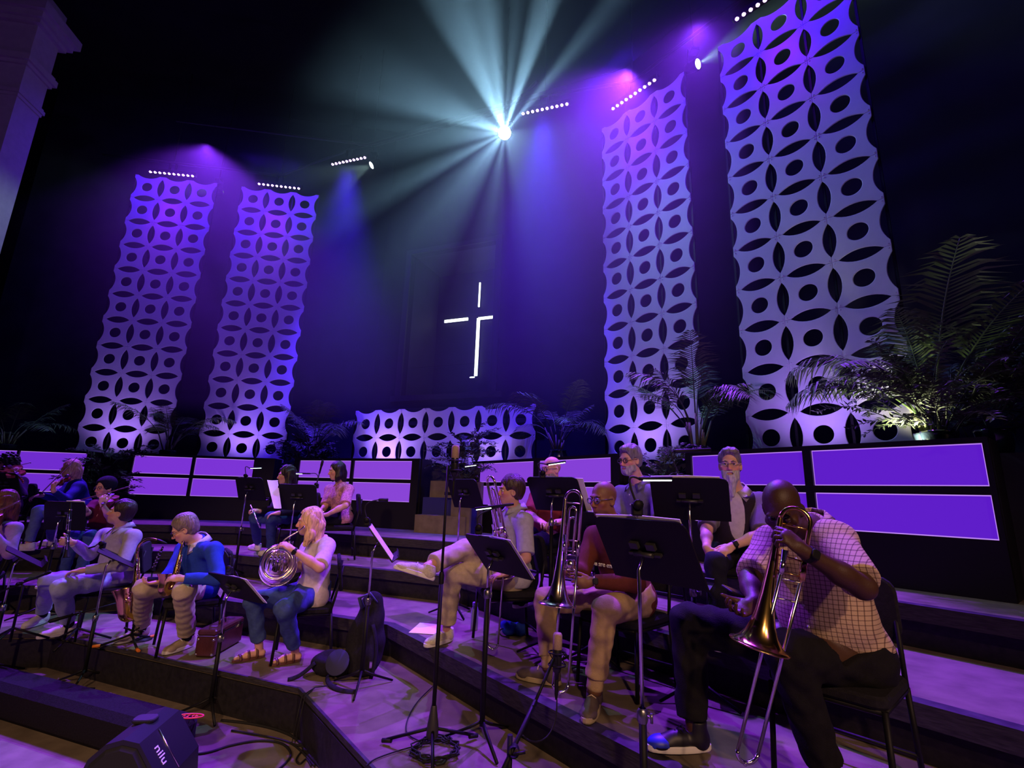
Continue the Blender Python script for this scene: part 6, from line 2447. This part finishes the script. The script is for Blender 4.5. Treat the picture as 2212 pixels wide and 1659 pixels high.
# long low case with a red oval badge, by the front of the platform
FUZZ = mat('fuzzy_carpet_case', s2l((.11, .10, .115)), .95, noise=.35, nscale=90, bump=.6, bscale=300, spec=.1)
cf = on(356, 1576, .25)
yw = math.atan2(-.345, .939)
org_ = V(*cf.xy, 0)
wd = .28
t = thing('equipment_case', 'long low carpeted case with a red oval badge, in front of the platform', 'case', org_, yw)
MB().rbox((-1.2, wd / 2, .125), (2.4, wd, .25), .09, seg=5).build('body', FUZZ, t)
bd = V(-.03, wd * .70, .252)
RED = mat('red_badge', s2l((.85, .25, .25)), .5)
Mz = Matrix.Rotation(R(25), 3, 'Z')
mbb = MB().tube([bd + Mz @ V(.085 * math.cos(R(a)), .034 * math.sin(R(a)), 0) for a in range(0, 360, 15)], .005, 6, close=True)
for x0, pts in ((-.05, ((0, -.012), (.01, .014), (.02, -.012))), (-.02, ((0, .012), (.015, .012), (0, -.012), (.016, -.012))), (.01, ((.014, .012), (0, 0), (.014, -.012))), (.035, ((0, -.012), (0, .012), (.014, .0), (0, -.002)))):
    mbb.tube([bd + Mz @ V(x0 + x, y, 0) for x, y in pts], .003, 5)
mbb.build('oval_badge', RED, t)

# stage monitor at the bottom left
mo = V(-1.99, 3.10, 0)
t = thing('stage_monitor', 'small black monitor speaker with white lettering at the bottom left corner', 'speaker', mo, R(8))
PLS = mat('satin_black_plastic', (.012, .012, .016), .28, spec=.5)
sec = [(-.21, 0), (-.20, .24), (-.15, .39), (-.08, .455), (.0, .475), (.08, .455), (.22, .26), (.25, 0)]
m_ = len(sec)
vs = [V(x, y, z) for y in (-.19, .22) for x, z in sec]
MB().add(vs, [tuple(range(m_)), tuple(range(m_, 2 * m_))[::-1]] + [(i, (i + 1) % m_, m_ + (i + 1) % m_, m_ + i) for i in range(m_)]).build('cabinet', PLS, t)
sec2 = [(x * .92, z * .93 + .008) for x, z in sec]
MB().add([V(x, -.192, z) for x, z in sec2] + [V(x * .88, -.21, z * .94 + .01) for x, z in sec2], [tuple(range(m_, 2 * m_))[::-1]] + [(i, (i + 1) % m_, m_ + (i + 1) % m_, m_ + i) for i in range(m_)]).build('grille', RUBBER, t)
MB().rbox((-.02, .05, .477), (.12, .09, .02), .03).build('handle', RUBBER, t)
sp0, sp1 = V(.08, 0, .455), V(.22, 0, .26)
dd = (sp1 - sp0).normalized()
nd = V(-dd.z, 0, dd.x)
cpt = sp0.lerp(sp1, .50) + nd * .002 + V(0, -.09, 0)
lv = V(0, 1, 0)
M = Matrix(((dd.x, lv.x, nd.x, cpt.x), (dd.y, lv.y, nd.y, cpt.y), (dd.z, lv.z, nd.z, cpt.z), (0, 0, 0, 1)))
text_mesh('cabinet_lettering', 'nilu', .075, WHITEPRINT, t, M, .001, 'white lettering on the cabinet')
MB().tube([cpt + lv * .075 - dd * .11, cpt + lv * .075 + dd * .12], .004, 5).build('trim_strip', SILVER, t)


def floor_cable(label, pts, z, r_=.006, name='floor_cable'):
    P = [on(x, y, z + .008) for x, y in pts]
    Q = []
    for i in range(len(P) - 1):
        a, b = P[max(0, i - 1)], P[i]
        c, d = P[i + 1], P[min(len(P) - 1, i + 2)]
        for k in range(6):
            t_ = k / 6
            Q.append(.5 * ((2 * b) + (c - a) * t_ + (2 * a - 5 * b + 4 * c - d) * t_ ** 2 + (3 * b - a - 3 * c + d) * t_ ** 3))
    Q.append(P[-1])
    o = shift(MB().tube(Q, r_, 6), Q[0]).build(name, RUBBER)
    o.location = Q[0]
    return tag(o, label, 'cable', 'cables on the floor')


floor_cable('black cable curving in a wide loop on the floor at bottom left', [(392, 1632), (450, 1625), (500, 1610), (560, 1600), (608, 1606), (628, 1628), (615, 1650), (585, 1675)], 0, .008)
floor_cable('black cable running along the foot of the platform wall', [(478, 1556), (540, 1563), (600, 1577), (640, 1596), (662, 1625), (690, 1655), (720, 1690)], 0, .010)
floor_cable('second cable from the music stand foot toward the platform corner', [(500, 1578), (560, 1588), (620, 1602), (650, 1622), (680, 1655)], 0, .007)
floor_cable('small loop of cable beside the platform corner', [(655, 1618), (640, 1640), (648, 1650), (662, 1640), (672, 1655)], 0, .006)
floor_cable('cable hooked round the wedge monitor at bottom left', [(393, 1600), (396, 1640), (404, 1675)], 0, .009)
rn = random.Random(5)
for i in range(9):
    x0 = 110 + i * 26 + rn.uniform(-8, 8)
    y0 = 1487 + i * 5.5
    pts = [(x0 + k * 24 + rn.uniform(-6, 6), y0 + k * 5.5 + rn.uniform(-8, 8)) for k in range(5)]
    floor_cable(('tangled black cable on the floor behind the long case, strand nearest the left edge', 'tangled black cable behind the long case, second strand from the left',
                 'tangled black cable behind the long case, third strand from the left', 'tangled black cable behind the long case, fourth strand from the left',
                 'tangled black cable behind the long case, middle strand', 'tangled black cable behind the long case, fourth strand from the right',
                 'tangled black cable behind the long case, third strand from the right', 'tangled black cable behind the long case, second strand from the right',
                 'tangled black cable behind the long case, strand nearest the red badge')[i], pts, 0, .009)
wl = on(183, 1487, .06)
o = tag(MB().box((0, 0, .03), (.14, .05, .06)).build('floor_box', BLACK), 'small black box with a lit white strip among the tangled cables', 'box')
o.location = V(wl.x, wl.y, 0)
MB().box((0, -.02, .062), (.09, .02, .004)).build('lit_strip', mat('white_led', (1, 1, 1), .4, emit=(1, .85, 1), estr=2.5), o)
# cables over the platform corner
cp_ = on(672, 1488, ZP[1] + .008)
for i, (a, b) in enumerate((((662, 1500), (645, 1590)), ((668, 1502), (664, 1600)))):
    p = [cp_ + V(.16, .10, .0), cp_ + V(.03, .0, .012), on(*a, ZP[1]) + V(-.02, -.03, .0), on(a[0], a[1] + 5, ZP[1]) + V(-.03, -.05, -.1), V(*(on(*a, ZP[1]) + V(-.04, -.07, 0)).xy, .012), on(b[0] + 10, b[1] + 20, .012)]
    Q = []
    for k in range(len(p) - 1):
        Q += [p[k].lerp(p[k + 1], j / 4) for j in range(4)]
    Q.append(p[-1])
    o = shift(MB().tube(Q, .004, 5), Q[0]).build('hanging_cable', RUBBER)
    o.location = Q[0]
    tag(o, 'thin cable hanging over the platform corner, %s' % ('left strand' if i == 0 else 'right strand'), 'cable')
floor_cable('thin cable trailing from the tall microphone stand to the floor coil', [(938, 1480), (905, 1512), (884, 1545), (877, 1575), (886, 1590), (905, 1600)], ZP[1], .004)
floor_cable('thin cable running from the coil to the lower left', [(895, 1612), (850, 1625), (810, 1640), (790, 1655)], ZP[1], .004)
floor_cable('black cable on the tread under the plaid trombonist', [(1290, 1402), (1330, 1415), (1360, 1425), (1400, 1432)], ZP[2], .006)
o = tag(MB().tube([(-.03, 0, .012), (0, 0, .016), (.04, 0, .010)], [.006, .012, .008], 8).build('ear_bud', PAPER), 'tiny white object lying on the tread by the brown shoes', 'earplug')
o.location = on(1247, 1452, ZP[2])


# ------------------------------------------------------------------ haze over the rear of the stage and the beams in it
def haze_mat(name, dens, centre=None, rad=1.0):
    m = bpy.data.materials.new(name)
    m.use_nodes = True
    nt = m.node_tree
    nt.nodes.clear()
    ho = nt.nodes.new('ShaderNodeOutputMaterial')
    hv = nt.nodes.new('ShaderNodeVolumeScatter')
    hv.inputs['Color'].default_value = (0.9, 0.93, 1, 1)
    hv.inputs['Density'].default_value = dens
    hv.inputs['Anisotropy'].default_value = 0.25
    nt.links.new(hv.outputs[0], ho.inputs['Volume'])
    if centre:
        # density shaped to fade out round the main spotlight, softening the zone's edge
        ge = nt.nodes.new('ShaderNodeNewGeometry')
        ds = nt.nodes.new('ShaderNodeVectorMath')
        ds.operation = 'DISTANCE'
        ds.inputs[1].default_value = centre
        nt.links.new(ge.outputs['Position'], ds.inputs[0])
        mr = nt.nodes.new('ShaderNodeMapRange')
        mr.interpolation_type = 'SMOOTHSTEP'
        mr.inputs['From Min'].default_value = rad * .25
        mr.inputs['From Max'].default_value = rad
        mr.inputs['To Min'].default_value = dens
        mr.inputs['To Max'].default_value = 0.0
        nt.links.new(ds.outputs['Value'], mr.inputs['Value'])
        nt.links.new(mr.outputs['Result'], hv.inputs['Density'])
    return m


scene.cycles.volume_step_rate = 1.0
scene.cycles.volume_max_steps = 64
_g0 = on(1090, 287, 9.02)
HZ = haze_mat('haze_volume', .020, (_g0.x - .8, _g0.y - .3, 7.4), 7.2)
HZ2 = haze_mat('haze_behind_panels', .014)
e0 = level_poly(7.0, 4.4, 2.6)
for zone, z0, lab in (([e0[0] + DL * 3, e0[1], e0[2], e0[2] + DR * 3.5, crw + DR * 2.5 - NR * .05, crw - NR * .05, lcw - NL * .05, lcw - DL * 3 - NL * .05], 2.9, 'thin stage haze in the air around the bright starburst spotlight'),
                      ([crw - NR * 1.7 + DR * 2.6, crw - NR * .05 + DR * 2.6, crw + DR * 7 - NR * .05, crw + DR * 7 - NR * 1.7], 4.0, 'thin haze behind the largest perforated panel at the right'),
                      ([lcw - DL * 6 - NL * .9, lcw - DL * 6 - NL * .05, lcw - DL * 2.6 - NL * .05, lcw - DL * 2.6 - NL * .9], 4.0, 'thin haze behind the leftmost perforated panel')):
    hz = MB().prism(zone, z0, ZT - .05).build('haze', HZ if 'starburst' in lab else HZ2)
    hz['kind'] = 'stuff'
    hz['label'] = lab


def beam_lamp(P, tgt, color, power, angle, stops):
    """a spotlight with a slotted gobo: the strength varies with the angle (degrees) around its axis"""
    o = lamp('SPOT', 'gobo_spot', P, tgt, color, power, size=.02, angle=angle, blend=.5)
    l = o.data
    l.use_nodes = True
    nt = l.node_tree
    em = nt.nodes['Emission']
    ax = (V(0, 0, CAMZ) - Vector(P)).normalized()
    rt = ax.cross(V(0, 0, 1)).normalized() * -1
    upv = rt.cross(ax).normalized()
    if upv.z < 0:
        upv = -upv
    geo = nt.nodes.new('ShaderNodeNewGeometry')
    dots = []
    for v in (rt, upv):
        d = nt.nodes.new('ShaderNodeVectorMath')
        d.operation = 'DOT_PRODUCT'
        d.inputs[1].default_value = v
        nt.links.new(geo.outputs['Incoming'], d.inputs[0])
        dots.append(d.outputs['Value'])
    a2 = nt.nodes.new('ShaderNodeMath')
    a2.operation = 'ARCTAN2'
    nt.links.new(dots[1], a2.inputs[0])
    nt.links.new(dots[0], a2.inputs[1])
    mr = nt.nodes.new('ShaderNodeMapRange')
    mr.inputs['From Min'].default_value = -math.pi
    mr.inputs['From Max'].default_value = math.pi
    nt.links.new(a2.outputs[0], mr.inputs['Value'])
    cr = nt.nodes.new('ShaderNodeValToRGB')
    el = cr.color_ramp.elements
    pts = sorted(((d_ if d_ <= 180 else d_ - 360) + 180, v_) for d_, v_ in stops)
    el[0].position, el[1].position = 0, 1
    for e_ in (el[0], el[1]):
        e_.color = (pts[0][1],) * 3 + (1,)
    for d_, v_ in pts:
        e_ = el.new(min(max(d_ / 360, .001), .999))
        e_.color = (v_, v_, v_, 1)
    nt.links.new(mr.outputs['Result'], cr.inputs['Fac'])
    nt.links.new(cr.outputs['Color'], em.inputs['Strength'])
    return o


BURST = [(5, .10), (20, .04), (44, .10), (50, .45), (55, .08), (66, .10), (71, .95), (77, .60), (81, .10), (87, .28), (92, .12),
         (101, .85), (107, .70), (114, 1.0), (124, .75), (130, .15), (146, .20), (160, .55), (169, .75), (176, .25), (190, .35), (199, .10),
         (208, .45), (214, .08), (228, .40), (240, .28), (250, .05), (262, .18), (275, .03), (287, .14)]
FAN = [(k * 18, (.2, 1, .35, .8, .15)[k % 5]) for k in range(20)]
for i, (p, z, tgt, rr, lab) in enumerate(SPOTS):
    P = on(*p, z)
    tg = Vector(tgt) if tgt else V(0.15, 0, 2.6)
    d = (tg - P).normalized()
    if i == 0:
        beam_lamp(P + d * .03, tg, (.40, .76, 1.0), 5200, 116, BURST)
    else:
        beam_lamp(P + d * .03, tg, (.62, 1.0, .92), (0, 420, 700, 180)[i], 50, FAN)
